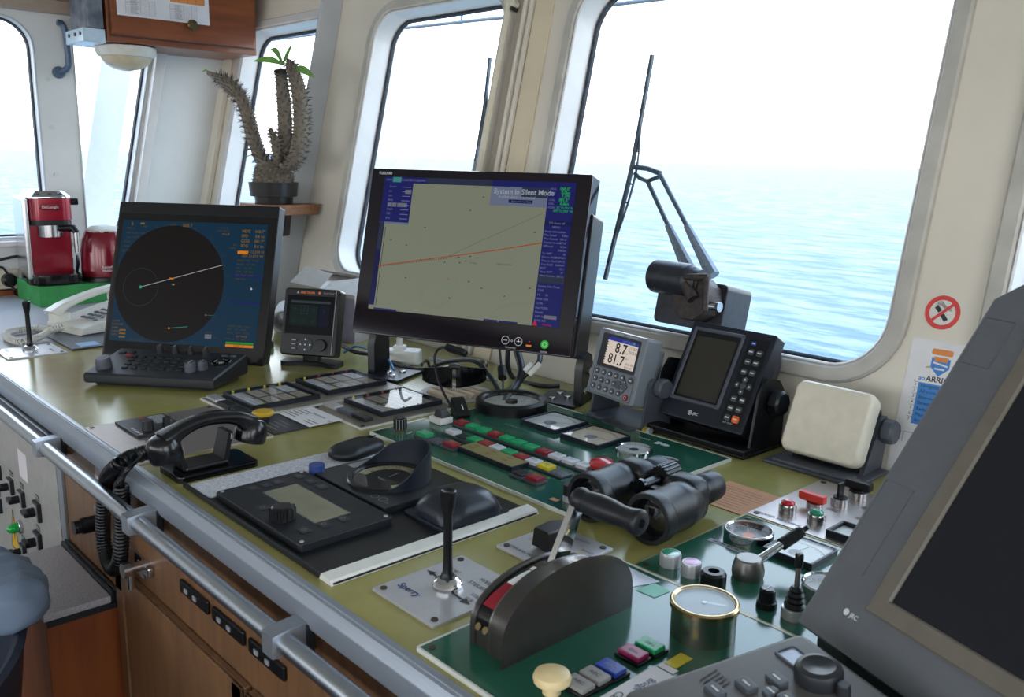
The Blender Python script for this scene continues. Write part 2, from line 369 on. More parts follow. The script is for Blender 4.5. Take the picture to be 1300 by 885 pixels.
# the side wall (x = X0), drawn in y and z
SW = Matrix(((0, 0, 1, X0), (1, 0, 0, 0), (0, 1, 0, 0), (0, 0, 0, 1)))    # local x=Y, y=Z, z toward the room
h5 = rr(.52, .735, .10, 8, .69, 1.46)
h6 = [(1.07, 1.105), (1.075, 1.10), (1.18, 1.10), (1.205, 1.115), (1.222, 1.165), (1.352, 1.78), (1.35, 1.825), (1.325, 1.84), (1.075, 1.84), (1.07, 1.835)]
w = B('side_flare_paint')
outer = [(-2.6, 0), (1.25, 0), (WY + (0 - .9) * math.tan(TW) + .02, .02), (WY + .02, .9), (WY + 1.1 * math.tan(TW) + .02, 2.0), (WY + 1.16 * math.tan(TW), 2.06), (-2.6, 2.06)]
V, F = holed(outer, [h5, h6], -.03, 0); w.add(V, F)
o = w.obj('wall_left', kind='structure'); o.matrix_world = SW
for nm, P, fp in (('window_5', h5, 'rib_paint'), ('window_6', h6, 'rib_paint')):
    f = B(fp); f.frame(inset(P, -.0), inset(P, .006), -.06, .004, .002)
    if nm == 'window_6':
        R_ = [(1.225, 1.13), (1.252, 1.10), (1.412, 1.835), (1.372, 1.84)]; f.m('frame_paint').prism(R_, 0, .035, .006)
    o = f.obj(nm, kind='structure'); o.matrix_world = SW
    g = B('gasket'); g.frame(inset(P, .005), inset(P, .012), -.05, -.03, .002); g.obj('gasket', o)
    g = B('window_glass'); g.poly(inset(P, .007), -.04); g.obj('glass', o)
b = B('frame_paint'); b.bx(.4, 1.045, 1.068, 1.086, 0, .03, .004); b.obj('trim_5', kind='structure').matrix_world = SW
b = B('trim_brown'); b.bx(-2.0, 1.42, 1.845, 1.885, 0, .05, .004); b.bx(-2.0, 1.45, 1.885, 1.90, 0, .06, .003); b.obj('trim_6', kind='structure').matrix_world = SW
b = B('wood_box'); b.bx(.3, 1.3, .9, .925, 0, .012, .002); b.obj('baseboard_left', kind='structure').matrix_world = SW
b = B('cable_black'); b.tube(spline([(X0 + .065, .55, 1.905), (X0 + .067, .75, 1.912), (X0 + .066, .9, 1.905), (X0 + .066, 1.0, 1.893), (X0 + .066, 1.12, 1.895)], 6), .005, 8)
tag(b.obj('cable'), 'black cable running along the trim above the side window', 'cable')
# bolts on the mullion belong to the window
b = B('frame_paint')
for z in (1.15, 1.31, 1.47, 1.63): b.cyl(.985, z, 0, .004, .008, 12)
b.obj('trim_7', kind='structure').matrix_world = SW
# shell
b = B('floor_lino'); b.bx(X0, X1, -2.6, 1.6, -.02, 0); b.obj('floor', kind='structure')
b = B('ceiling_paint'); b.bx(X0 - .02, X1, -2.6, WY + 1.2 * sin(TW), 2.05, 2.07); b.obj('ceiling', kind='structure')
b = B('back_panel'); V, F = holed([(X0, 0), (X1, 0), (X1, 2.05), (X0, 2.05)], [rr(1.3, .95, .08, 6, -2.6, 1.38), rr(1.3, .95, .08, 6, -1.06, 1.38), rr(1.3, .95, .08, 6, .48, 1.38)], 0, .03)
b.add(V, F); o = b.obj('wall_back', kind='structure'); o.matrix_world = FR((0, -2.6, 0))
b = B('wall_paint'); V, F = holed([(-2.6, 0), (1.25, 0), (1.66, 2.05), (-2.6, 2.05)], [rr(1.3, .95, .08, 6, -1.6, 1.4), rr(1.3, .95, .08, 6, .2, 1.4)], 0, .03)
b.add(V, F); o = b.obj('wall_right', kind='structure'); o.matrix_world = Matrix(((0, 0, 1, X1), (1, 0, 0, 0), (0, 1, 0, 0), (0, 0, 0, 1)))
# white wing screen outside the side window, slanted like the front
b = B('wing_white'); XW = -3.75
def sy(px, py): p = atx(px, py, XW); return (p.y, p.z)
P = [sy(97, 295), sy(215, 330), sy(250, 40), sy(134, 40)]
q = [sy(137, 262), sy(142, 276), sy(152, 284), sy(180, 288), sy(212, 95), sy(205, 85), sy(172, 75), sy(164, 82)]
V, F = holed(P, [q], -.02, .0); b.add(V, F); b.frame(q, inset(q, .012), -.05, .0)
b.m('gasket').frame(inset(q, .012), inset(q, .016), -.05, -.04)
o = b.obj('wall_wing', kind='structure'); o.matrix_world = Matrix(((0, 0, 1, XW), (1, 0, 0, 0), (0, 1, 0, 0), (0, 0, 0, 1)))
# rail of the visor outside the front windows
b = B('wiper_arm'); b.tube([tuple(onwall(500, 37, .30)), tuple(onwall(650, 21, .30))], .006, 8)
b.tube([tuple(onwall(586, 28, .30)), tuple(onwall(588, -20, .30))], [.004, .009], 8)
tag(b.obj('visor_rail'), 'thin rail hanging outside above the middle window', 'rail', 'rails outside above the windows')
b = B('wiper_arm'); b.tube([tuple(onwall(336, 52, .30)), tuple(onwall(420, 41, .30))], .006, 8); b.tube([tuple(onwall(387, 46, .30)), tuple(onwall(389, -10, .30))], [.004, .009], 8)
tag(b.obj('visor_rail'), 'thin rail hanging outside above the narrow window behind the cactus', 'rail', 'rails outside above the windows')
b = B('wiper_arm'); b.tube([tuple(onwall(768, 7, .30)), tuple(onwall(860, -4, .30))], .006, 8); b.tube([tuple(onwall(900, -6, .30)), tuple(onwall(900, -40, .30))], [.004, .009], 8)
b.tube([tuple(onwall(855, -3, .30)), tuple(onwall(905, -10, .30))], .006, 8)
tag(b.obj('visor_rail'), 'thin rail peeping in at the top of the large window beside the sign', 'rail', 'rails outside above the windows')

# sea and sky
m = bpy.data.materials.new('sea_water'); m.use_nodes = True; nt = m.node_tree; N = nt.nodes; L = nt.links; pb = N['Principled BSDF']
pb.inputs['Roughness'].default_value = .4; pb.inputs['IOR'].default_value = 1.33; pb.inputs['Specular IOR Level'].default_value = .1
tc = N.new('ShaderNodeTexCoord'); mp = N.new('ShaderNodeMapping'); mp.inputs['Rotation'].default_value = (0, 0, rad(35)); mp.inputs['Scale'].default_value = (.35, 1, 1)
L.new(tc.outputs['Object'], mp.inputs['Vector'])
n1 = N.new('ShaderNodeTexNoise'); n1.inputs['Scale'].default_value = .42; n1.inputs['Detail'].default_value = 8; n1.inputs['Roughness'].default_value = .66; L.new(mp.outputs['Vector'], n1.inputs['Vector'])
rp = N.new('ShaderNodeValToRGB'); rp.color_ramp.elements[0].position = .43; rp.color_ramp.elements[1].position = .60
rp.color_ramp.elements[0].color = (.03, .10, .145, 1); rp.color_ramp.elements[1].color = (.17, .235, .255, 1)
L.new(n1.outputs['Fac'], rp.inputs['Fac']); L.new(rp.outputs['Color'], pb.inputs['Base Color'])
bp = N.new('ShaderNodeBump'); bp.inputs['Strength'].default_value = .6; bp.inputs['Distance'].default_value = .6; L.new(n1.outputs['Fac'], bp.inputs['Height']); L.new(bp.outputs['Normal'], pb.inputs['Normal'])
MATS['sea_water'] = m
b = B('sea_water'); b.rect(-6000, 3000, 3, 6000, -9); b.rect(-6000, -6, -600, 3, -9); b.obj('sea', kind='structure')
wd = bpy.data.worlds.new('sky'); sc.world = wd; wd.use_nodes = True; nt = wd.node_tree; N = nt.nodes; L = nt.links; bg = N['Background']
tc = N.new('ShaderNodeTexCoord'); sp = N.new('ShaderNodeSeparateXYZ'); L.new(tc.outputs['Generated'], sp.inputs[0])
rp = N.new('ShaderNodeValToRGB'); rp.color_ramp.elements[0].position = .0; rp.color_ramp.elements[0].color = (.96, .98, 1, 1); rp.color_ramp.elements[1].position = .7; rp.color_ramp.elements[1].color = (.46, .68, 1, 1)
e = rp.color_ramp.elements.new(.22); e.color = (.84, .93, 1, 1)
L.new(sp.outputs['Z'], rp.inputs['Fac']); L.new(rp.outputs['Color'], bg.inputs['Color']); bg.inputs['Strength'].default_value = 3.2
sc.view_settings.view_transform = 'Standard'; sc.view_settings.look = 'None'; sc.view_settings.gamma = 1; sc.view_settings.use_curve_mapping = False
sc.view_settings.exposure = .72
sc.cycles.use_denoising = True
sc.cycles.max_bounces = 8; sc.cycles.transparent_max_bounces = 12; sc.cycles.sample_clamp_indirect = 8
# ================================================================== THE CONSOLE
FY = .485                                  # front face of the console below the edge trim
con = thing('console', 'long olive-topped wheelhouse console with aluminium edge and wooden front', 'console', (-.9, .95, 0))
def CB(m): b = B(m); b.T = Matrix.Translation((.9, -.95, 0)); return b      # world coordinates under the console's empty
b = CB('laminate'); b.bx(-2.49, .62, .488, 1.438, .862, .9, .001); b.obj('worktop', con)
b = CB('trim_alu'); b.prism([(.484, .856), (.4785, .857), (.477, .860), (.477, .883), (.478, .886), (.486, .9005), (.488, .9015), (.494, .9015), (.494, .9), (.484, .9)], -3.3, .62, M=Matrix(((0, 0, 1, 0), (1, 0, 0, 0), (0, 1, 0, 0), (0, 0, 0, 1))))
b.obj('edge_trim', con)
b = CB('alu_soft'); b.bx(-3.3, -1.83, .470, .482, .835, .853, .003); b.obj('edge_ledge', con)
b = CB('wood'); b.bx(-1.79, .62, FY, FY + .02, .0, .858); b.obj('front_panel', con)
def fp(px, py): p = aty(px, py, FY); return p.x, p.z
# doors below the front panel
for i, (x0, x1) in enumerate(((-1.49, -1.02), (-1.01, -.5), (-.49, .1))):
    d = CB('wood'); zt = .70; d.bx(x0, x1, FY - .012, FY, .12, zt, .003)
    for (a, c, e, f) in ((x0, x1, zt - .035, zt), (x0, x1, .12, .155), (x0, x0 + .03, .12, zt), (x1 - .03, x1, .12, zt)): d.bx(a, c, FY - .016, FY - .011, e, f, .002)
    d.obj('door', con)
x, z = fp(187, 722)
b = CB('chrome_soft'); b.bx(x - .045, x - .01, FY - .004, FY, z - .022, z + .016, .001); b.bx(x - .02, x + .03, FY - .01, FY, z - .005, z + .012, .003)
b.rod((x + .008, FY - .03, z + .012), (x + .008, FY, z + .012), .008); b.rod((x + .008, FY - .03, z + .012), (x + .008, FY - .03, z - .022), .0055); b.cyl(0, 0, 0, .012, .012, 14, M=ALONG((x + .008, FY - .03, z + .012), (x + .008, FY - .06, z + .012)))
b.obj('latch', con)
b = CB('black'); xa, za = fp(232, 738); xb, zb = fp(372, 858); zz = za + .01
for k in range(3):
    u = xa + (xb - xa) * k / 3; b.bx(u, u + (xb - xa) * .29, FY - .006, FY, za - .016, za + .006, .003)
    b.m('grey_mark').bx(u + .02, u + .03, FY - .0075, FY - .006, za - .008, za - .001).bx(u + .05, u + .06, FY - .0075, FY - .006, za - .008, za - .001).m('black')
b.obj('slot_strip', con)
x, z = fp(125, 663)
b = CB('grey_mark'); b.bx(x - .012, x + .012, FY - .002, FY, z - .03, z + .03, .001); b.m('black'); b.rod((x, FY, z), (x, FY - .03, z), .015, 14); b.rod((x, FY - .03, z), (x, FY - .042, z), .012, 14); b.box((x - .004, FY - .034, z), (.034, .014, .012), .003)
b.obj('switch', con)
b = CB('paper_pink'); b.bx(-1.60, -1.50, FY - .001, FY, .785, .85); b.obj('sticker', con)
# grey switch panel at the far end of the console front
sp_ = thing('switch_panel', 'grey steel switch panel below the console edge, with rotary switches and green lamp', 'panel', FR((-2.3, FY, .4)))
def P2(px, py): x, z = fp(px, py); return x + 2.3, z - .4
b = B('panel_grey'); b.bx(-1.0, .47, -.4, .452, -.01, .004); b.obj('plate', sp_)
b = B('alu_soft'); b.bx(.478, .508, -.4, .45, 0, .005); b.obj('edge_strip', sp_)
for (px, py, s) in ((2, 598, 1), (18, 616, 1), (32, 632, 1), (52, 648, 1.15), (3, 640, 1), (53, 686, 1.15), (34, 698, .9)):
    x, y = P2(px, py)
    k = B('dark_grey'); k.box((x, y, .006), (.036 * s, .036 * s, .012), .002); k.m('steel_plate').box((x, y, .0125), (.028 * s, .03 * s, .002)); k.m('black'); k.cyl(x, y, .012, .028, .009 * s, 14); k.box((x - .003, y, .03), (.03 * s, .011, .012), .003)
    k.m('ink').rect(x - .014, x + .014, y + .023, y + .036, .0045); k.m('white_mark').rect(x - .011, x + .011, y + .027, y + .0285, .0048).rect(x - .011, x + .006, y + .031, y + .0325, .0048)
    k.obj('switch', sp_)
x, y = P2(30, 668); k = B('chrome_soft'); k.ring(x, y, .004, .012, .016, .011, 24); k.obj('lamp_ring', sp_)
k = B('green_lamp'); k.lathe([(.011, .008), (.0115, .022), (.009, .030), (.004, .034), (0, .035)], 18, TR(x, y, 0)); k.obj('lamp', sp_, label='green lamp lens')
x, y = P2(21, 674); k = B('yellow_sign'); k.poly([(x - .034, y - .045), (x + .034, y - .045), (x, y + .055)], .0046); k.m('ink').pline([(x - .034, y - .045), (x + .034, y - .045), (x, y + .055), (x - .034, y - .045)], .003, .0049)
k.poly([(x - .002, y + .02), (x + .008, y + .02), (x + .001, y), (x + .009, y), (x - .004, y - .03), (x - .001, y - .008), (x - .009, y - .008)], .005); k.obj('warning_sign', sp_)
x, y = P2(32, 590); k = B('paper_pink'); k.rect(x - .035, x + .03, y - .035, y + .03, .0046); k.obj('label_card', sp_)
# handrail
RY, RZ = .449, .849
hr = thing('handrail', 'brushed metal handrail along the front edge of the console', 'handrail', (-1.4, RY, RZ))
b = B('alu'); b.cyl(0, 0, -1.9, 2.0, .0125, 20, M=TR(0, 0, 0, ry=pi / 2)); b.obj('rail', hr)
for px in (57, 173, 356):
    x = aty(px, {57: 580, 173: 668, 356: 806}[px], RY).x + 1.4
    k = B('cream_plastic' if 0 else 'alu_soft'); k.prism([(y, z) for y, z in [(-.017, -.015), (.0, -.018), (.034, -.02), (.034, .017), (.0, .0155), (-.017, .013)]], -.0125, .0125, .002, M=Matrix(((0, 0, 1, x), (1, 0, 0, 0), (0, 1, 0, 0), (0, 0, 0, 1))))
    k.m('dark_grey').bx(x + .0125, x + .017, .026, .0345, -.02, .014); k.obj('bracket', hr)
# grey-topped box against the console front
bxm = thing('box', 'wooden box with grey speckled top standing against the console front', 'box', (-1.76, .42, 0))
xr = .235; yf = -.056
k = B('wood_box'); k.bx(-.035, xr, yf, .062, 0, .622, .002); k.obj('body', bxm)
k = B('counter_top'); k.bx(-.039, xr + .004, yf - .004, .05, .622, .636, .002); k.obj('lid', bxm)
k = B('dark_grey'); k.bx(-.039, xr + .004, .05, .056, .622, .642, .001); k.bx(-.039, xr + .004, .057, .062, .622, .645, .001); k.bx(xr, xr + .006, yf, .06, .612, .622); k.obj('edging', bxm)
# chair with a jacket over its back, in the near corner
CHX, CHY = -1.44, .100
ch = thing('chair', 'navy bucket-backed swivel chair at the console with a jacket over its back', 'chair', TR(CHX, CHY, 0) @ Matrix.Diagonal((1, 1, .905, 1)))
def rimz(th): return .70 + .075 * max(0, sin(th)) ** .8 - .10 * max(0, -sin(th))
k = B('chair_navy'); R_ = []
for i in range(33):
    th = rad(-50 + 280 * i / 32); c_, s_ = cos(th), sin(th); zt = rimz(th)
    R_.append([(a * c_, b * s_, z) for a, b, z in ((.17, .16, .47), (.20, .185, .56), (.228, .208, zt - .01), (.232, .212, zt), (.222, .202, zt + .004), (.212, .192, zt - .006), (.185, .172, .56), (.15, .145, .49))])
k.loft(R_); k.obj('backrest', ch, smooth=50)
k = B('chair_navy'); k.prism(rr(.40, .38, .17, 8, 0, -.01), .40, .49, .025, bot=.01); k.obj('seat', ch)
k = B('dark_grey'); k.cyl(0, 0, .08, .40, .03, 16)
for i in range(5): a = i * 2 * pi / 5; k.rod((0, 0, .10), (.28 * cos(a), .28 * sin(a), .055), .018, 10, r2=.012)
k.obj('pedestal', ch)
for i in range(5): a = i * 2 * pi / 5; k = B('black'); k.cyl(.28 * cos(a), .28 * sin(a), 0, .06, .022, 12); k.obj('castor', ch)
k = B('jacket'); R_ = []; nj = 44
for i in range(nj + 1):
    t = i / nj; th = rad(65 + 87 * t); e = min(1, (min(t, 1 - t) * 9) ** .5) if 0 < t < 1 else 0; row = []
    e = .12 + .88 * e
    for j in range(28):
        a = 2 * pi * j / 28; P_ = Vector((t * 5, cos(a), sin(a))); f = 1 + .11 * noise.noise(P_ * 1.7) + .10 * noise.noise(P_ * 4 + Vector((3, 1, 0))) + .05 * sin(t * 60 + 3 * sin(a) + 2 * noise.noise(P_)) * (sin(a) > -.3)
        ro = (.044 if cos(a) > 0 else .062) * cos(a) * f * e; zo = (.040 if sin(a) > 0 else .040 - .01 * cos(a)) * sin(a) * f * (.35 + .65 * e)
        row.append((CHX + (.222 + ro) * cos(th), CHY + (.202 + ro) * sin(th), .735 + zo))
    R_.append(row)
k.loft(R_); tag(k.obj('jacket', smooth=80), 'grey-blue quilted jacket draped over the navy chair back', 'jacket')

# left counter and what stands on it
ct = thing('side_counter', 'grey speckled side counter beyond the olive console top', 'counter', (-2.95, .95, 0))
k = B('counter_top'); k.bx(-.46, .46, -.47, .48, .87, .9, .001); k.obj('counter_top', ct)
k = B('wood'); k.bx(-.46, .46, -.46, .25, 0, .87); k.obj('body', ct)

# ================================================================== PANELS ON THE TOP
def plate(name, label, cat, x0, x1, y0, y1, m, h=.004, corners=True, edge=None, group=None, ins=.010, r=.002):
    t = thing(name, label, cat, (x0, y0, DZ), group)
    k = B(m); k.prism(rr(x1 - x0, y1 - y0, r, 3, (x1 - x0) / 2, (y1 - y0) / 2), 0, h, .0008)
    if edge: k.m(edge); k.frame(rr(x1 - x0 + .004, y1 - y0 + .004, r, 3, (x1 - x0) / 2, (y1 - y0) / 2), rr(x1 - x0 - .001, y1 - y0 - .001, r, 3, (x1 - x0) / 2, (y1 - y0) / 2), 0, h + .0006)
    k.obj('plate', t)
    if corners:
        for u in (ins, x1 - x0 - ins):
            for v in (ins, y1 - y0 - ins): k = B('screw'); k.cyl(u, v, h, h + .0015, .0042, 12, .0005); k.obj('screw', t)
    return t
def pb_(t, name, x, y, z, w, d, h, cap, base='slate', label=None, txt=None, tc='white_mark'):
    k = B(base); k.box((x, y, z + .002), (w + .004, d + .004, .004), .0008); k.m(cap); k.box((x, y, z + .003 + h / 2), (w - .002, d - .002, h), .0012)
    if txt:
        k.m(tc)
        for j in range(txt): k.rect(x - w * .28, x + w * .28 - random.random() * w * .2, y + d * (.22 - .22 * j) - .0008, y + d * (.22 - .22 * j) + .0008, z + .0032 + h)
    return k.obj(name, t, label=label)

# --- main green panel
G = plate('instrument_panel', 'large dark green instrument panel behind the steering controls, with rows of coloured buttons', 'panel', -1.318, -.808, .878, 1.268, 'green_panel', .005, edge='edge_white', ins=.012)
gx, gy, H = -1.318, .878, .005
rows = [(1.031, -1.240, .0312, ['red', 'green', 'green', 'red', 'green', 'green', 'green', 'red', 'white', 'white', 'white']),
        (.982, -1.206, .0300, ['white', 'black', 'green', 'red', 'white', 'green', 'red', 'white', 'yellow', 'slate']),
        (.934, -1.228, .0385, ['green', 'slate', 'red']), (.930, -.972, .0330, ['black', 'red'])]
for (y, x, d, cols) in rows:
    for i, c in enumerate(cols):
        cm = 'slate' if c == 'slate' else c + '_btn'; flat = c in ('slate', 'black')
        pb_(G, 'button', x + d * i - gx, y - gy, H, .027 if d < .036 else .030, .022, .002 if c == 'slate' else .004 if flat else .007, cm, 'slate', None, 2 if c in ('red', 'white', 'yellow') else 0, 'ink_grey' if c != 'red' else 'salmon')
k = B('navy_black'); k.box((-1.065 - gx, .952 - gy, H + .004), (.138, .040, .008), .001); k.m('display_beige').rect(-1.132 - gx, -.998 - gx, .934 - gy, .970 - gy, H + .0082)
k.m('ink_brown')
for u in (-1.12, -1.078, -1.036):
    for v in (.944, .957): k.text('PSB' if v < .95 else '10A', .008, u - gx, v - gy, H + .0085)
k.obj('display', G)
# big round dial with black rim
k = B('black'); x, y = -1.281 - gx, 1.187 - gy; x = .052; y = .296
D0 = thing('dial_gauge', 'big round white dial with thick black rim at the back of the green panel', 'gauge', (-1.272, 1.186, DZ + H))
k = B('black'); k.ring(0, 0, 0, .022, .073, .057, 56, .004); k.obj('rim', D0)
k = B('dial_white'); k.disc(0, 0, .0575, .012, 48); k.m('ink')
for i in range(41):
    a = rad(-120 + 6 * i + 90); l = .006 if i % 5 else .010; k.line(.051 * cos(a), .051 * sin(a), (.051 - l) * cos(a), (.051 - l) * sin(a), .0008, .0124)
for i in range(9): a = rad(-120 + 30 * i + 90); k.text(str(abs(4 - i) * 10), .006, .036 * cos(a), .036 * sin(a) - .002, .0124, 'C')
k.obj('face', D0)
k = B('black'); k.cyl(0, 0, .012, .018, .012, 20, .001); k.line(0, 0, .036, .026, .0018, .016); k.obj('needle', D0); k = B('gauge_cover'); k.disc(0, 0, .0575, .0195, 40); k.obj('glass', D0)
def sq_meter(name, label, x, y, s, m, seed, par=None):
    t = thing(name, label, 'meter', (x, y, DZ + H)); k = B('navy_black'); k.frame(rr(s, s, .003), rr(s - .006, s - .006, .002), 0, .009, .001); k.m(m).rect(-s / 2 + .003, s / 2 - .003, -s / 2 + .003, s / 2 - .003, .006); k.obj('case', t)
    k = B('ink'); k.circle(-.0, -.02, s * .58, .0008, .0063, 24, a0=35, a1=145)
    for i in range(11): a = rad(35 + 11 * i); k.line(s * .58 * cos(a), -.02 + s * .58 * sin(a), s * .52 * cos(a), -.02 + s * .52 * sin(a), .0007, .0063)
    k.m('ink_grey').disc(0, -.012, s * .13, .0065, 20); k.m('ink').line(0, -.012, s * .4 * cos(seed), -.012 + s * .4 * sin(seed), .0012, .0068); k.obj('needle', t)
    k = B('gauge_cover'); k.rect(-s / 2 + .004, s / 2 - .004, -s / 2 + .004, s / 2 - .004, .0085); k.obj('glass', t); return t
sq_meter('square_meter', 'square white meter in black frame beside the big round dial', -1.138, 1.174, .094, 'dial_white', .6)
sq_meter('square_meter', 'square peach-faced meter beside the round chrome gauge on the green panel', -1.028, 1.168, .092, 'dial_peach', .3)
def rd_meter(label, x, y, r, fm, seed, zb=DZ + H, deep=.008, rimh=.008):
    t = thing('round_gauge', label, 'gauge', (x, y, zb)); k = B('chrome'); k.ring(0, 0, 0, rimh, r, r * .87, 40, .002); k.obj('rim', t)
    k = B(fm); k.disc(0, 0, r * .86, .004, 36); ink = 'ink' if fm != 'dial_black' else 'white_mark'; k.m(ink)
    for i in range(28): a = rad(-225 + 10 * i) * -1; k.line(r * .78 * cos(a), r * .78 * sin(a), r * .7 * cos(a), r * .7 * sin(a), .0007, .0043)
    k.obj('face', t); k = B('ink' if fm != 'dial_black' else 'orange_mark'); k.disc(0, 0, r * .26, .0046, 20); k.line(0, 0, r * .65 * cos(seed), r * .65 * sin(seed), .0012, .0049); k.obj('needle', t)
    k = B('window_glass' if fm == 'dial_black' else 'gauge_cover'); k.disc(0, 0, r * .86, rimh - .002, 36); k.obj('glass', t); return t
rd_meter('round chrome gauge with white face beside the peach-faced meter', -.936, 1.166, .032, 'dial_white', 3.4)
rd_meter('round chrome gauge with dark face behind the binoculars', -.858, 1.152, .026, 'dial_black', .7)
k = B('slate'); k.cyl(-.899 - gx, 1.040 - gy, H, H + .012, .011, 20); k.m('red_gloss'); k.lathe([(.012, H + .010), (.0195, H + .012), (.0205, H + .017), (.018, H + .022), (.010, H + .025), (0, H + .0255)], 28, TR(-.899 - gx, 1.040 - gy, 0)); k.obj('stop_button', G, label='red mushroom button')
k = B('bronze'); k.cyl(-1.287 - gx, .922 - gy, H, H + .005, .010, 20); k.m('steel_plate').cyl(-1.287 - gx, .922 - gy, H + .005, H + .024, .0105, 20)
k.m('black')
for i in range(12): a = i * pi / 6; k.box((-1.287 - gx + .0105 * cos(a), .922 - gy + .0105 * sin(a), H + .0145), (.0028, .0028, .019))
k.cyl(-1.287 - gx, .922 - gy, H + .024, H + .026, .0095, 20); k.obj('knob', G, label='ribbed silver knob'); k = B('white_mark'); k.circle(-1.287 - gx, .922 - gy, .022, .003, H + .0006, 8, a0=-10, a1=35); k.obj('scale_mark', G)
k = B('steel_plate'); k.cyl(-.850 - gx, .918 - gy, H, H + .010, .013, 24); k.m('black'); k.cyl(-.850 - gx, .918 - gy, H + .010, H + .026, .0135, 24, .001); k.obj('rotary_switch', G)
k = B('white_plastic'); k.box((-1.283 - gx, 1.014 - gy, H + .006), (.036, .030, .012), .0015); k.m('dark_grey'); k.loft([[(p[0], p[1], z) for p in rr(w_, d_, .002, 2, -1.283 - gx, 1.016 - gy)] for w_, d_, z in ((.026, .020, H + .012), (.024, .018, H + .018), (.016, .016, H + .026))]); k.obj('socket', G, label='small white socket with dark cap')
k = B('white_mark'); k.text('ALARM', .008, -.985 - gx, 1.236 - gy, H + .0005); k.disc(-.925 - gx, 1.238 - gy, .010, H + .0005, 18, sy=.6); k.rect(-.945 - gx, -.935 - gx, 1.23 - gy, 1.245 - gy, H + .0005)
k.m('ink_grey').text('AZIMUTH', .009, -1.20 - gx, 1.10 - gy, H + .0005); k.text('THRUST', .008, -1.075 - gx, 1.095 - gy, H + .0005)
k.m('salmon').rect(-.875 - gx, -.86 - gx, .895 - gy, .905 - gy, H + .0005); k.m('tan').rect(-1.235 - gx, -1.210 - gx, .909 - gy, .914 - gy, H + .0005); k.obj('lettering', G)
# clip-on reading lamp at the corner of the green panel
gl = thing('clip_lamp', 'small black gooseneck clip lamp by the big round dial', 'lamp', (-1.296, 1.072, DZ + H))
k = B('black'); k.prism([(-.022, 0), (.022, 0), (.024, .006), (.012, .012), (-.012, .03), (-.022, .032)], -.013, .013, .002, M=TR(0, 0, 0, rz=rad(-20)) @ Matrix(((1, 0, 0, 0), (0, 0, -1, 0), (0, 1, 0, 0), (0, 0, 0, 1)))); k.m('white_mark').rect(-.008, .004, -.001, .001, .024, TR(0, 0, 0, rz=rad(-20)) @ TR(0, 0, .0, ry=rad(36)) ); k.obj('clip', gl)
gp = [aty(572, 515, 1.085), aty(560, 492, 1.09), aty(553, 468, 1.095), aty(552, 452, 1.10), aty(558, 442, 1.105), aty(568, 441, 1.11)]
k = B('black'); k.T = Matrix.Translation((1.296, -1.072, -DZ - H)); k.tube(spline(gp, 6), .0028, 8); k.obj('gooseneck', gl)
k = B('black'); k.T = Matrix.Translation((1.296, -1.072, -DZ - H)); p, q = aty(566, 441, 1.11), aty(592, 449, 1.115); k.prism(rr((q - p).length, .018, .008, 4, (q - p).length / 2, 0), -.005, .005, .002, M=ALONG(p, q) @ TR(0, 0, 0, ry=-pi / 2) ); k.obj('lamp_head', gl)

# --- near metal panel with radio unit
N1 = plate('radio_panel', 'bare steel panel at the console edge under the black handset', 'panel', -1.668, -1.412, .492, .735, 'steel_brush', .003)
k = B('dark_grey'); x0, y0 = -1.668, .492; k.bx(.012, .125, .05, .14, .003, .008, .001); k.m('white_mark')
for j in range(9): k.rect(.02 + j * .006, .0225 + j * .006, .105, .135, .0083)
for j in range(5): k.rect(.074 + j * .010, .080 + j * .010, .056, .061, .0083)
k.m('red_btn').rect(.016, .03, .09, .10, .0084); k.obj('radio_face', N1)
for (px, py, r) in ((.100, .078, .011), (.100, .112, .008)):
    k = B('black'); k.cyl(px, py, .008, .026, r, 18, .001, r2=r * .85); k.obj('knob', N1)
# --- plate with yellow knob
Y1 = thing('key_plate', 'dark engraved plate with a yellow mushroom knob by the handset', 'plate', (-1.545, .655, DZ))
k = B('dark_grey'); k.bx(0.01, .125, .085, .152, .0, .003); k.m('ink_grey')
for j in range(4): k.rect(.055, .105 - .01 * (j % 2), .098 + j * .011, .1005 + j * .011, .0033)
k.obj('plate', Y1)
k = B('dark_grey'); k.cyl(.028, .113, .003, .012, .011, 20); k.m('yellow_knob'); k.lathe([(.011, .010), (.020, .012), (.021, .016), (.018, .0195), (0, .020)], 26, TR(.028, .113, 0)); k.obj('knob', Y1, label='yellow mushroom knob')
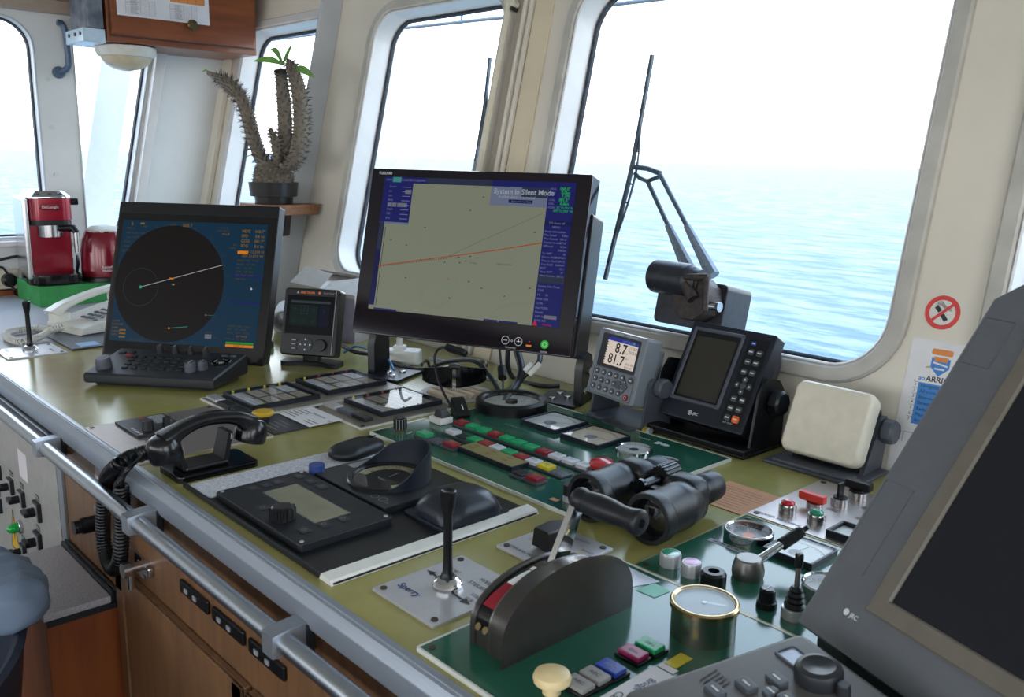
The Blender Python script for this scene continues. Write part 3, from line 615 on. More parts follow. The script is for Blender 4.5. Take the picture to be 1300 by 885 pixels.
# --- alarm strips
def alarm(label, x, y, M=None, cols=('yellow', 'red'), k_=1):
    t = thing('alarm_panel', label, 'panel', (x, y, DZ + .003), 'alarm panels on the steel strips'); w_, d_ = .138, .150
    k = B('navy_black'); k.frame(rr(w_, d_, .003), rr(w_ - .010, d_ - .010, .001), 0, .010, .001); k.m('slate').rect(-w_ / 2 + .004, w_ / 2 - .004, -d_ / 2 + .004, d_ / 2 - .004, .004); k.obj('frame', t)
    k = B('tan')
    for c in range(2):
        for r in range(4): k.m('paper_pink' if (c == 0 and r == 3) else 'tan').rect(-.058 + c * .062, -.004 + c * .062, -.062 + r * .033, -.036 + r * .033, .0045)
    k.m('white_mark').rect(-.058, .058, -.066, -.062, .0046)
    k.m('paper_pink').rect(-.058, .058, -.0675, -.043, .0047) if k_ else None
    k.m('ink_grey')
    for c in range(2):
        for r in range(4):
            for q in range(2): k.rect(-.052 + c * .062, -.014 + c * .062, -.054 + r * .033 + q * .007, -.0525 + r * .033 + q * .007, .005)
    k.obj('label_sheet', t)
    for c in range(2):
        for r in range(4):
            cm = cols[0] if (r == 0 or (c == 1 and cols[0] == cols[1])) else cols[1]
            k = B(cm + '_btn'); k.lathe([(.0028, .004), (.0028, .0085), (.0018, .0105), (0, .0108)], 10, TR(-.0625 + c * .125, -.055 + r * .036, 0)); k.obj('lamp', t)
    k = B('gauge_cover'); k.rect(-w_ / 2 + .005, w_ / 2 - .005, -d_ / 2 + .005, d_ / 2 - .005, .009); k.obj('cover', t); return t
S1 = plate('strip_plate', 'long metal strip carrying two alarm panels in front of the chart monitor', 'plate', -1.73, -1.545, .74, 1.115, 'strip_steel', .003, edge='edge_white')
for j in range(3):
    k = B('steel_plate' if j == 0 else 'dark_grey'); k.box((.03 + j * .055, .018, .006), (.048, .022, .007), .002); k.obj('key', S1)
alarm('alarm panel with yellow lamps nearest the black handset', -1.648, .855, cols=('yellow', 'yellow'))
alarm('alarm panel with red lamps farthest along its strip, before the chart monitor foot', -1.660, 1.030, cols=('yellow', 'red'))
S2 = plate('strip_plate', 'short metal strip carrying one alarm panel beside the green panel', 'plate', -1.535, -1.352, .880, 1.110, 'strip_steel', .003, edge='edge_white')
for j in range(3):
    k = B('steel_plate' if j == 0 else 'slate' if j == 1 else 'black'); k.box((.03 + j * .052, .035, .006), (.046, .020, .009), .002); k.obj('key', S2)
alarm('alarm panel with red lamps alone on its strip, beside the green instrument panel', -1.455, 1.025, cols=('yellow', 'red'))
k = B('paper'); k.bx(-1.53, -1.413, .807, .880, .9045, .905); k.m('ink_blue').text('Telephonlist', .010, -1.465, .855, .9054, 'C'); k.m('ink_brown').text('M2', .010, -1.425, .850, .9054); k.m('ink')
for j in range(5): k.rect(-1.525, -1.485 - .004 * (j % 3), .818 + j * .009, .820 + j * .009, .9054)
for j in range(2): k.rect(-1.455, -1.42, .818 + j * .009, .820 + j * .009, .9054)
tag(k.obj('paper_note'), 'white printed paper note beside the yellow knob', 'paper')

# --- autopilot recess
RB = thing('black_plate', 'black inset plate carrying the autopilot and rudder dial, bordered by a white strip', 'plate', (-1.27, .513, DZ))
k = B('black'); k.bx(0, .418, 0, .337, 0, .003, .001); k.obj('plate', RB)
k = B('black_soft'); k.bx(-.004, .39, -.004, .0, 0, .008, .001); k.obj('edge_strip', RB)
k = B('white_plastic'); k.prism([(.39, 0), (.418, 0), (.414, .006), (.394, .008)], -.003, .340, 0, M=Matrix(((1, 0, 0, 0), (0, 0, 1, 0), (0, 1, 0, 0), (0, 0, 0, 1)))); k.obj('white_strip', RB, label='white plastic border strip')
k = B('cloth_grey'); k.prism(rr(.068, .337, .008, 4, -1.231, .682), .9035, .9065, .001); tag(k.obj('mat'), 'grey-white woven cloth strip under the black mouse', 'mat')
AP = thing('autopilot', 'black autopilot control unit with grey screen and large knob', 'control unit', TR(-1.073, .597, DZ + .003) @ Matrix.Diagonal((1, 1, .66, 1)))
k = B('black_soft'); k.prism(rr(.244, .146, .006, 3), 0, .016, .003); k.m('slate').frame(rr(.15, .058, .003, 3, 0, .006), rr(.146, .054, .002, 3, 0, .006), .014, .0164); k.obj('housing', AP)
k = B('lcd_grey'); k.rect(-.073, .073, -.021, .033, .0163); k.obj('screen', AP)
for (x, y) in ((-.10, .052), (-.07, .055), (-.04, .056), (-.098, .015), (-.098, -.005), (-.098, -.025), (.085, -.045), (.085, -.015), (.085, .015), (-.02, -.05), (.03, -.052)):
    k = B('dark_grey'); k.prism(rr(.020, .014, .003, 3, x, y), .016, .018, .0006); k.m('grey_mark').circle(x, y, .003, .0008, .0183, 10); k.obj('key', AP)
k = B('black'); k.lathe([(.016, .016), (.0155, .042), (.012, .045), (0, .045)], 24, TR(.032, -.047, 0))
for i in range(12): a = i * pi / 6; k.cyl(.032 + .0155 * cos(a), -.047 + .0155 * sin(a), .018, .042, .0028, 6)
k.obj('knob', AP)
for x in (-.114, .114):
    for y in (-.065, .065): k = B('steel_plate'); k.cyl(x, y, .016, .0172, .003, 10); k.obj('screw', AP)
k = B('blue_cap'); k.cyl(0, 0, .006, .020, .0125, 24, .001); k.m('dark_grey').cyl(0, 0, 0, .006, .013, 24); o = k.obj('knob', RB, label='small dark-blue round knob'); o.location = (.088, .173, .003)
RU = thing('rudder_indicator', 'rudder angle indicator with tall black hood', 'indicator', (-1.083, .745, DZ + .003))
k = B('dark_grey'); k.prism(rr(.196, .136, .004, 3), 0, .010, .002); k.m('slate')
for (x, y) in ((-.085, .055), (.085, -.055), (-.085, -.055), (.085, .055)): k.cyl(x, y, .01, .0115, .003, 10)
k.m('mag_btn' if 0 else 'ink_grey').rect(-.09, -.07, -.01, .03, .0103); k.m('grey_mark').circle(.07, -.05, .007, .001, .0103, 14); k.circle(.052, -.052, .006, .001, .0103, 14); k.obj('base', RU)
k = B('black'); k.ring(.005, .005, .01, .016, .064, .054, 40, .002); k.obj('rim', RU)
k = B('dial_black'); k.disc(.005, .005, .055, .0125, 40); k.m('dial_cream').circle(.005, .005, .044, .016, .0127, 40, a0=-30, a1=210); k.m('ink')
for i in range(31): a = rad(-30 + 8 * i); k.line(.005 + .05 * cos(a), .005 + .05 * sin(a), .005 + .044 * cos(a), .005 + .044 * sin(a), .0008, .0129)
for i in range(7): a = rad(-10 + 33 * i); k.text(str(abs(i - 3) * 10), .008, .005 + .039 * cos(a), .003 + .039 * sin(a), .0129, 'C')
k.m('dial_white').text('Rudder', .007, .005, -.010, .0129, 'C'); k.line(.005, .005, .0, .028, .0016, .013); k.obj('face', RU)
k = B('gauge_cover'); k.disc(.005, .005, .054, .0150, 40); k.obj('glass', RU)
k = B('navy_black'); n = 40; V = []; dr = rad(72)
for i in range(n + 1):
    a = rad(-35 + 225 * i / n); e = (.5 + .5 * cos(a - dr)); h = .003 + .047 * e ** 1.1 * min(1, 5 * min(i, n - i) / n + .05)
    for r, z in ((.062, .012), (.062, .012 + h), (.0655, .012 + h), (.0655, .012)): V.append((.005 + r * cos(a), .005 + r * sin(a), z))
F = []
for i in range(n):
    for j in range(4): F.append([i * 4 + j, i * 4 + (j + 1) % 4, i * 4 + 4 + (j + 1) % 4, i * 4 + 4 + j])
F += [[0, 1, 2, 3], [n * 4 + 3, n * 4 + 2, n * 4 + 1, n * 4]]
k.add(V, F); k.obj('hood', RU)
HU = thing('domed_cover', 'black domed cover on a square base beside the rudder dial', 'cover', (-.923, .760, DZ + .003))
k = B('navy_black'); k.prism(rr(.104, .118, .008, 4), 0, .005, .002); R_ = []
for i in range(12):
    t = i / 11; s_ = cos(t * pi / 2) ** .75; hh = .005 + .034 * sin(t * pi / 2) ** 1.0; w_, d_ = .012 + .084 * s_, .020 + .090 * s_
    R_.append([(x + .004 * t, y, hh) for x, y in rr(w_, d_, min(w_, d_) * (.28 + .2 * t), 5)])
k.loft(R_); k.obj('dome', HU, smooth=60); k = B('black'); k.prism(rr(.03, .034, .004, 3), 0, .0016, M=TR(.030, .036, .0165, rx=rad(-24), ry=rad(30))); k.cyl(.025, .05, .014, .02, .004, 12); k.obj('clip', HU)
MO = thing('mouse', 'black computer mouse lying on the woven cloth strip', 'mouse', TR(-1.228, .790, DZ + .0065, rz=rad(12)))
k = B('black_soft'); R_ = []
for t, z in ((.90, 0), (1, .005), (.99, .011), (.9, .0155), (.72, .019), (.4, .021), (.05, .0215)): R_.append([(x, y, z) for x, y in rr(.060 * t, .108 * t, .029 * t, 7)])
k.loft(R_); k.obj('shell', MO, smooth=60); k = B('black_gloss'); k.cyl(0, 0, -.003, .003, .007, 14, M=TR(0, .032, .0165, ry=pi / 2)); k.obj('wheel', MO); k = B('dark_grey'); k.box((0, .03, .020), (.001, .03, .002)); k.obj('button_seam', MO)

# --- steering plates
def joystick(t, x, y, h, col='black', base='chrome', tilt=0):
    k = B(base); k.lathe([(.018, .003), (.0185, .008), (.0155, .013), (.010, .016), (0, .017)], 28, TR(x, y, 0)); k.obj('collar', t)
    k = B(col); T = TR(x, y, .012, ry=tilt); k.lathe([(.012, 0), (.0085, .006), (.0062, .012), (.0055, .03), (.0055, h - .03), (.0075, h - .022), (.0098, h - .006), (.0098, h - .001), (.008, h), (.004, h - .002), (0, h - .002)], 18, T); k.obj('stick', t)
SP = plate('steering_plate', 'silver steering plate with an upright black joystick, nearest the console edge', 'plate', -.814, -.697, .541, .678, 'steel_plate', .0035)
joystick(SP, .056, .069, .112)
k = B('ink_blue'); k.text('Sperry', .0145, .014, .026, .0039, rot=0, bold=.02); k.obj('logo', SP); k = B('ink'); k.text('STEERING', .0095, .066, .108, .0039); k.text('STEUERUNG', .0095, .062, .094, .0039); k.obj('lettering', SP); k = B('ink'); k.text('PORT', .008, .020, .099, .0039); k.text('BB', .008, .024, .088, .0039); k.obj('lettering', SP); k = B('ink'); k.text('STBD', .008, .088, .076, .0039); k.text('STB', .008, .09, .065, .0039); k.obj('lettering', SP)
k = B('ink'); k.line(.018, .076, .052, .074, .003, .0039); k.poly([(.006, .077), (.020, .071), (.020, .082)], .0039); k.line(.060, .064, .094, .062, .003, .0039); k.poly([(.107, .061), (.093, .056), (.093, .067)], .0039); k.obj('arrows', SP)
SE = plate('selector_plate', 'silver plate with a large black pointer knob between steering joystick and binoculars', 'plate', -.808, -.701, .731, .842, 'steel_plate', .0035)
k = B('black'); x, y = .053, .054; k.cyl(x, y, .0035, .010, .020, 24); k.loft([[(u, v, z) for u, v in [(x - .016 * s_, y - .024), (x + .016 * s_, y - .024), (x + .020 * s_, y + .006), (x, y + .036 * s_ ** .5), (x - .020 * s_, y + .006)]] for z, s_ in ((.008, 1), (.030, .85), (.034, .7))]); k.obj('knob', SE)
k = B('ink'); k.text('STEUERUNG', .0085, .012, .010, .0039); k.text('AUTO', .007, .058, .094, .0039); k.text('NOTSTEUERUNG', .0065, .008, .092, .0039); k.text('PORT', .007, .012, .082, .0039); k.text('AUS', .007, .075, .02, .0039); k.text('HAND', .007, .082, .074, .0039)
k.m('tan').circle(.053, .054, .036, .009, .0038, 10, a0=150, a1=195); k.circle(.053, .054, .036, .009, .0038, 10, a0=-15, a1=30); k.obj('lettering', SE)
JL = plate('steering_plate', 'silver plate with a black joystick at the console end by the white telephone', 'plate', -2.475, -2.345, .533, .668, 'steel_plate', .0035)
joystick(JL, .055, .07, .115)
k = B('ink'); k.line(.02, .075, .046, .074, .003, .0039); k.text('STEERING', .009, .066, .108, .0039); k.text('STBD', .008, .09, .07, .0039); k.m('ink_blue').text('Sperry', .013, .012, .02, .0039); k.obj('lettering', JL)

# --- throttle panel
TH = plate('button_panel', 'green panel in the near corner carrying the throttle and push buttons', 'panel', -.672, -.16, .503, .819, 'green_panel', .005, edge='edge_white')
tx, ty = -.672, .503
def on(t, x, y, x0, y0): return x - x0, y - y0
for (x, y, c, g) in ((-.512, .573, 'grey', 0), (-.511, .595, 'grey', 0), (-.510, .617, 'blue', 0), (-.513, .655, 'mag', 1), (-.511, .679, 'green', 1)):
    k = B('black'); k.box((x - tx, y - ty, .007), (.032, .023, .004), .001); k.m(c + '_btn').box((x - tx, y - ty, .011), (.027, .018, .006), .0015); k.m('ink_grey' if c != 'grey' else 'ink'); k.text('ON' if c in ('green', 'mag') else 'ABC', .007, x - tx, y - ty - .003, .0143, 'C'); k.obj('button', TH)
k = B('paper'); k.rect(-.490 - tx, -.455 - tx, .575 - ty, .66 - ty, .0056); k.m('ink_blue').text('Bridge', .011, -.478 - tx, .64 - ty, .006, rot=-pi / 2); k.m('ink').text('Call', .011, -.484 - tx, .60 - ty, .006, rot=-pi / 2); k.obj('label_card', TH)
k = B('yellow_btn'); k.rect(-.487 - tx, -.472 - tx, .672 - ty, .70 - ty, .0056); k.m('paper').rect(-.488 - tx, -.468 - tx, .662 - ty, .671 - ty, .0056); k.obj('sticker', TH)
k = B('mint'); k.poly([(-.606 - tx, .771 - ty), (-.579 - tx, .773 - ty), (-.577 - tx, .800 - ty), (-.602 - tx, .802 - ty)], .0056); k.m('steel_plate').poly([(-.66 - tx, .77 - ty), (-.615 - tx, .77 - ty), (-.60 - tx, .81 - ty), (-.655 - tx, .812 - ty)], .0054); k.obj('mint_sticker', TH, label='mint green paper sticker')
k = B('knob_cream'); x, y = atz(700, 885).x - tx, atz(700, 885).y - ty; k.lathe([(.009, .004), (.0085, .012), (.010, .015), (.0175, .017), (.0185, .021), (.017, .025), (.012, .0275), (0, .028)], 30, TR(x, y, 0)); k.obj('pull_knob', TH, label='cream mushroom pull knob')
# throttle lever unit
TL = thing('throttle', 'dark half-round throttle lever with cross grip on the green corner panel', 'throttle', (-.614, .638, DZ + .005))
def half(L, Hh, n=24, z0=.022): return [(-L, 0)] + [(-L * cos(pi * i / n), z0 + (Hh - z0) * sin(pi * i / n) ** .9) for i in range(n + 1)] + [(L, 0)]
YZX = Matrix(((0, 0, 1, 0), (1, 0, 0, 0), (0, 1, 0, 0), (0, 0, 0, 1)))
k = B('throttle_metal'); k.prism(half(.089, .074), -.002, .030, .011, M=YZX, bot=.001); k.prism(half(.0878, .0675), -.031, -.0235, .001, M=YZX, bot=.001); k.prism(half(.0865, .065), -.025, -.001, M=YZX); k.obj('housing', TL, smooth=40)
k = B('black_gloss'); n = 24; pr = half(.0875, .0665, n)[1:-1]; k.loft([[(-.0235, y, z), (-.0025, y, z)] for y, z in pr], caps=False, closed=False)
for a, c, m_ in ((4, 8, 'red_btn'),):
    pass
def strip(i0, i1, wa, wb, m_, dz):
    k.m(m_); V = []; 
    for j in range(9):
        f = i0 + (i1 - i0) * j / 8; i = int(min(f, n - .001)); t = f - i; y = pr[i][0] + (pr[i + 1][0] - pr[i][0]) * t; z = pr[i][1] + (pr[i + 1][1] - pr[i][1]) * t
        w_ = wa + (wb - wa) * j / 8; V += [(-.013 - w_, y * 1.006, z + dz), (-.013 + w_, y * 1.006, z + dz)]
    k.add(V, [[2 * j, 2 * j + 1, 2 * j + 3, 2 * j + 2] for j in range(8)])
strip(3.4, 7.4, .0088, .0048, 'red_btn', .0008); strip(7.4, 10.2, .0048, .0015, 'paper', .0008); strip(14, 20, .003, .009, 'green_btn', .0008); k.m('white_mark'); strip(10.3, 10.9, .003, .003, 'paper', .001)
k.obj('scale', TL, label='red and white wedge scale')
for x in (-.018, -.007): k = B('bronze'); k.cyl(0, 0, 0, .003, .004, 12, M=ALONG((x, -.0865, .022), (x, -.095, .027))); k.obj('screw', TL)
k = B('chrome'); k.prism([(.000, .052), (.030, .056), (.058, .126), (.044, .132)], -.016, -.008, .001, M=YZX); k.obj('lever_arm', TL)
k = B('black_soft'); M_ = TR(-.020, .052, .128, ry=pi / 2) @ Matrix.Diagonal((.86, .86, .80, 1)); k.lathe([(0, -.002), (.010, .0), (.0155, .006), (.0165, .012), (.015, .019), (.0135, .022), (.0150, .026), (.0165, .045), (.0160, .065), (.0135, .085), (.0140, .100), (.0165, .112), (.0165, .116), (.014, .119), (.006, .1195), (.005, .112), (0, .112)], 24, M_); k.obj('grip', TL, smooth=50)
# can-shaped gauge
CG = thing('drum_gauge', 'tall can-shaped brass-rimmed gauge standing on the green corner panel', 'gauge', (-.496, .750, DZ + .005))
k = B('can_metal'); k.lathe([(.0345, 0), (.0345, .034)], 48); k.obj('can', CG)
k = B('brass'); k.ring(0, 0, .032, .039, .0368, .0315, 48, .002); k.obj('rim', CG)
k = B('drum_face'); k.disc(0, 0, .032, .035, 40); k.m('ink_grey')
for i in range(36): a = i * pi / 18; k.line(.029 * cos(a), .029 * sin(a), .026 * cos(a), .026 * sin(a), .0006, .0352)
k.obj('face', CG)
k = B('steel_plate'); k.cyl(0, 0, .035, .0365, .0025, 12); k.line(0, 0, .02, .012, .001, .0362); k.obj('needle', CG); k = B('gauge_cover'); k.disc(0, 0, .032, .0382, 40); k.obj('glass', CG)
# --- right green panel
RG = plate('thruster_panel', 'green panel behind the throttle panel, with lamps, grey crank lever and toggle', 'panel', -.651, -.14, .823, 1.073, 'green_panel', .005, edge='gold_trim')
rx_, ry_ = -.651, .823
def lampb(t, x, y, cap, body, r=.013, h=.016, lab=None, z=.005, dome=.003):
    k = B(body); k.lathe([(r, z), (r, z + h * .8), (r * .9, z + h), (r * .82, z + h), (r * .82, z + h - .002), (0, z + h - .002)], 26, TR(x, y, 0)); k.m(cap); k.lathe([(r * .8, z + h - .0015), (r * .78, z + h + dome * .4), (r * .4, z + h + dome), (0, z + h + dome)], 22, TR(x, y, 0)); return k.obj('lamp_button', t, label=lab)
lampb(RG, -.621 - rx_, .857 - ry_, 'green_lens', 'steel_plate', .0135, .017, 'green lamp button', dome=.0005)
lampb(RG, -.588 - rx_, .855 - ry_, 'pink_lens', 'steel_plate', .0125, .017, 'pink lamp button', dome=.001)
k = B('black'); k.lathe([(.0155, .005), (.0155, .018), (.013, .021), (.007, .021), (.0065, .014), (0, .014)], 12, TR(-.557 - rx_, .857 - ry_, 0)); k.m('bronze').disc(-.557 - rx_, .857 - ry_, .0064, .0145); k.obj('lamp_socket', RG)
CL = thing('crank_lever', 'grey round-headed crank lever with ribbed black grip on the green thruster panel', 'lever', (-.540, .905, DZ + .005))
k = B('lever_grey'); k.lathe([(.0185, 0), (.0198, .006), (.0195, .011), (.0165, .0225), (.0145, .0245), (0, .0245)], 30); k.obj('head', CL); p = (.006, .014, .020); q = (.016, .052, .034)
k = B('chrome'); k.rod(p, q, .005); k.obj('arm', CL)
k = B('black'); qd = (Vector(q) - Vector(p)).normalized()
for i in range(11): a = Vector(q) + qd * (i * .0028 - .004); k.rod(a, a + qd * .002, .0078, 14); 
k.rod(Vector(q) - qd * .004, Vector(q) + qd * .030, .0066, 12); k.ring(0, 0, -.003, .003, .0085, .0045, 20, M=ALONG(Vector(q) + qd * .034, Vector(q) + qd * .04) @ TR(0, 0, 0, rx=pi / 2)); k.obj('grip', CL)
rd_meter('deep chrome-ringed round gauge beside the binocular eyepieces', -.602, 1.003, .033, 'dial_black', 2.2, DZ + .005, rimh=.014)
rd_meter('chrome-ringed round gauge half hidden by the large grey display', -.452, .935, .030, 'dial_white', 1.2, DZ + .005, rimh=.016)
H_ = H; sq_meter('square_meter', 'square white meter in black frame beside the crank lever grip', -.531, 1.012, .070, 'dial_white', 1.4)
k = B('black'); k.lathe([(.012, .005), (.0115, .012), (.0095, .013), (.009, .026), (.007, .028), (0, .028)], 20, TR(-.483 - rx_, .855 - ry_, 0)); k.m('white_mark').box((-.483 - rx_, .855 - ry_, .0282), (.001, .012, .0006)); k.obj('knob', RG)
JO = thing('toggle_joystick', 'small black bellows joystick beside the large grey display', 'joystick', (-.450, .858, DZ + .005))
k = B('steel_plate'); k.cyl(0, 0, 0, .012, .0145, 24, .001); k.obj('collar', JO); k = B('rubber'); k.lathe([(.0115, .012), (.0125, .015), (.0095, .018), (.011, .021), (.0085, .024), (.0095, .027), (.007, .030), (.0078, .033), (.005, .037), (0, .037)], 20); k.obj('bellows', JO)
k = B('lever_grey'); k.rod((0, 0, .034), (0, 0, .062), .003); k.m('black').lathe([(.0042, .06), (.0048, .064), (.0048, .074), (.004, .0765), (0, .077)], 14); k.obj('stick', JO)
k = B('white_mark'); k.text('VETH-JET', .014, -.552 - rx_, 1.055 - ry_, .0056); k.obj('lettering', RG); k = B('grey_mark'); k.bx(-.635 - rx_, -.548 - rx_, .955 - ry_, .964 - ry_, .005, .0056); k.m('ink')
for i in range(7): k.rect(-.628 - rx_ + i * .011, -.621 - rx_ + i * .011, .958 - ry_, .961 - ry_, .0059)
k.obj('label_strip', RG)
# --- steel panel at the back right
ST = plate('machine_panel', 'brushed steel panel with red and green capped lamps beside the salmon note', 'panel', -.656, -.36, 1.083, 1.296, 'steel_brush', .004)
sx_, sy_ = -.656, 1.083
lampb(ST, -.617 - sx_, 1.128 - sy_, 'red_gloss', 'chrome_soft', .0125, .014, 'red lamp button', .004, .006); lampb(ST, -.571 - sx_, 1.126 - sy_, 'green_lamp' if 0 else 'green_lens', 'chrome_soft', .0125, .014, 'green lamp button', .004, .006)
k = B('chrome_soft'); x, y = -.599 - sx_, 1.172 - sy_; k.cyl(x, y, .004, .014, .0115, 22); k.m('red_flag'); k.box((x - .004, y, .021), (.040, .012, .013), .002); k.obj('flag_switch', ST, label='red flag-handled switch')
k = B('chrome_soft'); x, y = -.582 - sx_, 1.215 - sy_; k.cyl(x, y, .004, .016, .013, 22); k.m('black'); k.cyl(x, y, .016, .018, .010, 20); k.box((x, y, .027), (.004, .016, .024), .001); k.obj('key_switch', ST)
k = B('chrome_soft'); x, y = -.577 - sx_, 1.262 - sy_; k.cyl(x, y, .004, .016, .014, 22); k.m('black'); k.cyl(x, y, .016, .020, .013, 22); k.box((x, y, .026), (.040, .014, .014), .002); k.obj('rotary_switch', ST)
k = B('navy_black'); x, y = -.515 - sx_, 1.118 - sy_; k.frame(rr(.05, .05, .003, 5, x, y), rr(.042, .042, .002, 5, x, y), .004, .014, .001); k.m('dial_white').rect(x - .023, x + .023, y - .023, y + .023, .008); k.obj('meter', ST)
k = B('ink'); k.text('RUDER MACHINE', .0085, -.645 - sx_, 1.094 - sy_, .0046)
for (x, y) in ((-.606, 1.148), (-.56, 1.148), (-.60, 1.19), (-.555, 1.19), (-.57, 1.235)):
    for j in range(2): k.rect(x - sx_ + .012, x - sx_ + .03, y - sy_ - j * .005, y - sy_ - j * .005 + .0015, .0046)
k.obj('lettering', ST)
k = B('salmon'); k.bx(-.752, -.652, 1.075, 1.182, .9003, .9012); k.m('ink_brown')
for j in range(9): k.rect(-.745, -.665 - random.random() * .02, 1.085 + j * .0095, 1.0862 + j * .0095, .9014)
tag(k.obj('paper_note'), 'salmon-coloured handwritten note behind the binoculars', 'paper')
# ================================================================== DEVICES
# --- chart monitor
CM = thing('chart_monitor', 'large black chart monitor showing a sea chart with blue side bars', 'monitor', FR((-1.454, 1.185, DZ), 22.2, 0))
W_, H_m = .532, .376
T0 = TR(0, .107, 0) @ Matrix.Rotation(rad(-14.4), 4, 'X')      # face plane, leaning back
k = B('monitor_gloss'); k.T = T0; k.prism(rr(W_, H_m, .004, 3, 0, H_m / 2), -.045, 0, .003); k.m('black'); k.prism(rr(W_ - .06, H_m - .06, .02, 3, 0, H_m / 2), -.075, -.045, .006); k.obj('housing', CM)
sw_, sh_ = .462, .300; sx0, sy0 = -.229, .057
def q_(u, v): return sx0 + sw_ * u, sy0 + sh_ * v
def SR(k, m_, u0, u1, v0, v1, z): a = q_(u0, v0); b_ = q_(u1, v1); k.m(m_).rect(a[0], b_[0], a[1], b_[1], z)
k = B('lit_chart'); k.T = T0
SR(k, 'lit_chart', 0, .87, 0, .955, .0006); SR(k, 'lit_navy', .87, 1, 0, 1, .0006); SR(k, 'lit_bar', 0, .87, .955, 1, .0006)
SR(k, 'lit_navy', 0, .235, .955, 1, .0009); SR(k, 'lit_teal', .047, .095, .96, .998, .0012)
SR(k, 'lit_navy', 0, .165, .66, .955, .0009); SR(k, 'lit_slate', 0, .165, .645, .66, .0009); SR(k, 'lit_navy_dark', 0, .03, .03, .66, .0009); SR(k, 'lit_bar', 0.004, .026, .45, .66, .0012)
SR(k, 'lit_navy', .03, .16, -.0, .012, .001)
SR(k, 'lit_slate', .585, .87, .82, .955, .001); SR(k, 'lit_navy', .585, 1, .955, 1, .0011); SR(k, 'lit_bar', .74, .87, .885, .955, .0013); SR(k, 'lit_navy_dark', .68, .80, .842, .866, .0013)
SR(k, 'lit_bar', .872, 1, .30, .355, .0012); SR(k, 'lit_navy_dark', .872, 1, .70, .73, .0011); SR(k, 'lit_navy', .63, .70, 0, .012, .001); SR(k, 'lit_navy', .705, .80, 0, .012, .001)
for (u0, u1, v) in ((.125, .16, .875), (.035, .057, .775), (.06, .085, .775), (.09, .145, .775)): SR(k, 'lit_grey', u0, u1, v, v + .03, .0013)
SR(k, 'lit_grey', .925, .985, .055, .08, .0013)
k.m('lit_slate'); 
def ST_(t, s, u, v, m_, al='L', bold=0): a = q_(u, v); k.m(m_).text(t, s, a[0], a[1], .0016, al, bold=bold)
ST_('System in Silent Mode', .0155, .60, .905, 'lit_pale', bold=.02); ST_('Audible alerts are muted', .0085, .625, .875, 'lit_pale'); ST_('Back to Normal Mode', .005, .695, .848, 'lit_text')
for t, u in (('NAVI', .012), ('PLAN', .055), ('CHARTS', .098), ('STATUS', .142), ('DEMO', .19)): ST_(t, .0066, u, .97, 'lit_text')
for t, v in (('068.0°', .945), ('0.0kn', .918), ('1.5m', .898), ("081.5°", .868), ('0.6kn', .842)): ST_(t, .0088, .975, v, 'lit_green', 'R', .015)
ST_("35°15.991' N", .007, .998, .815, 'lit_green', 'R'); ST_("009°31.090' W", .007, .998, .792, 'lit_green', 'R')
for t, v in (('HDG', .945), ('STW', .918), ('COG', .868), ('SOG', .842), ('POSN', .815)): ST_(t, .006, .878, v, 'lit_text')
ST_('TM: Reset off', .0065, .93, .708, 'lit_text', 'C'); ST_('MENU', .0065, .93, .68, 'lit_text', 'C')
for i, (t, w2) in enumerate((('Route Information', ''), ('Plan Speed', '8.0kn'), ('Plan Course', '081.5°'), ('Course to steer', '079.8°'), ('Off track', '16.0m'), ('', '208.5m'), ('To WPT', '26'), ('Dist to WOP', '14.07NM'), ('Time to Go', '01:09:12'), ('Turn RAD', '0.60NM'), ('ROT', '53.1'), ('Next WPT', '27'), ('Next Course', '081.5'))):
    v = .65 - i * .0255; ST_(t, .0062, .878, v, 'lit_text'); ST_(w2, .0062, .99, v, 'lit_text', 'R')
for i, t in enumerate(('Display: Safe Times', 'T:AIS', '15       20', 'MAX CPA', 'TCPA', 'Past POSN', 'Vessels')):
    ST_(t, .0062, .878, .27 - i * .03, 'lit_text')
ST_('WPT No.', .006, .88, .06, 'lit_text'); ST_('SYNC REF', .006, .88, .033, 'lit_text'); a = q_(.885, .012); k.m('lit_red').poly([(a[0] - .006, a[1] - .003), (a[0] + .006, a[1] - .003), (a[0], a[1] + .009)], .0016); ST_('Warning', .006, .92, .008, 'lit_red')
for i in range(8): ST_(('Cursor', 'Lat', 'Lon', 'RNG', 'BRG', 'Depth', 'CSE', 'ETA')[i], .0062, .034, .92 - i * .034, 'lit_text'); k.m('lit_text').rect(q_(.11, 0)[0], q_(.155, 0)[0], q_(0, .922 - i * .034)[1], q_(0, .926 - i * .034)[1], .0015)
# chart lines
def CH(P, w_, m_, z=.0012): k.m(m_).pline([q_(*p) for p in P], w_, z)
CH([(.03, .33), (.06, .335), (.20, .375), (.45, .445), (.66, .505), (.87, .575)], .0022, 'lit_route', .0014)
for i in range(30): u = .04 + i * .013; a = q_(u, .322 + (u - .04) * .27); k.m('lit_ink').rect(a[0], a[0] + .003, a[1], a[1] + .0011, .0013)
CH([(.40, .43), (.55, .55), (.70, .66), (.87, .79)], .0006, 'lit_line'); CH([(.04, .03), (.04, .62)], .0012, 'lit_ink'); CH([(.02, .33), (.03, .33)], .001, 'lit_route')
for C_, R1, R2 in (((.36, .16), .085, .12), ((.36, .16), .07, .10), ((.37, .10), .04, .06)):
    CH([(C_[0] + R1 * cos(a) * (1 + .12 * sin(3 * a)), C_[1] + R2 * sin(a) * (1 + .1 * cos(2 * a))) for a in [2 * pi * i / 24 for i in range(25)]], .0004, 'lit_faint')
CH([(.47, .31), (.465, .20), (.44, .10), (.435, .01)], .0004, 'lit_faint'); CH([(.64, .0), (.68, .08), (.76, .14), (.87, .15)], .0005, 'lit_faint'); CH([(.16, .83), (.60, .83)], .0003, 'lit_faint')
random.seed(3)
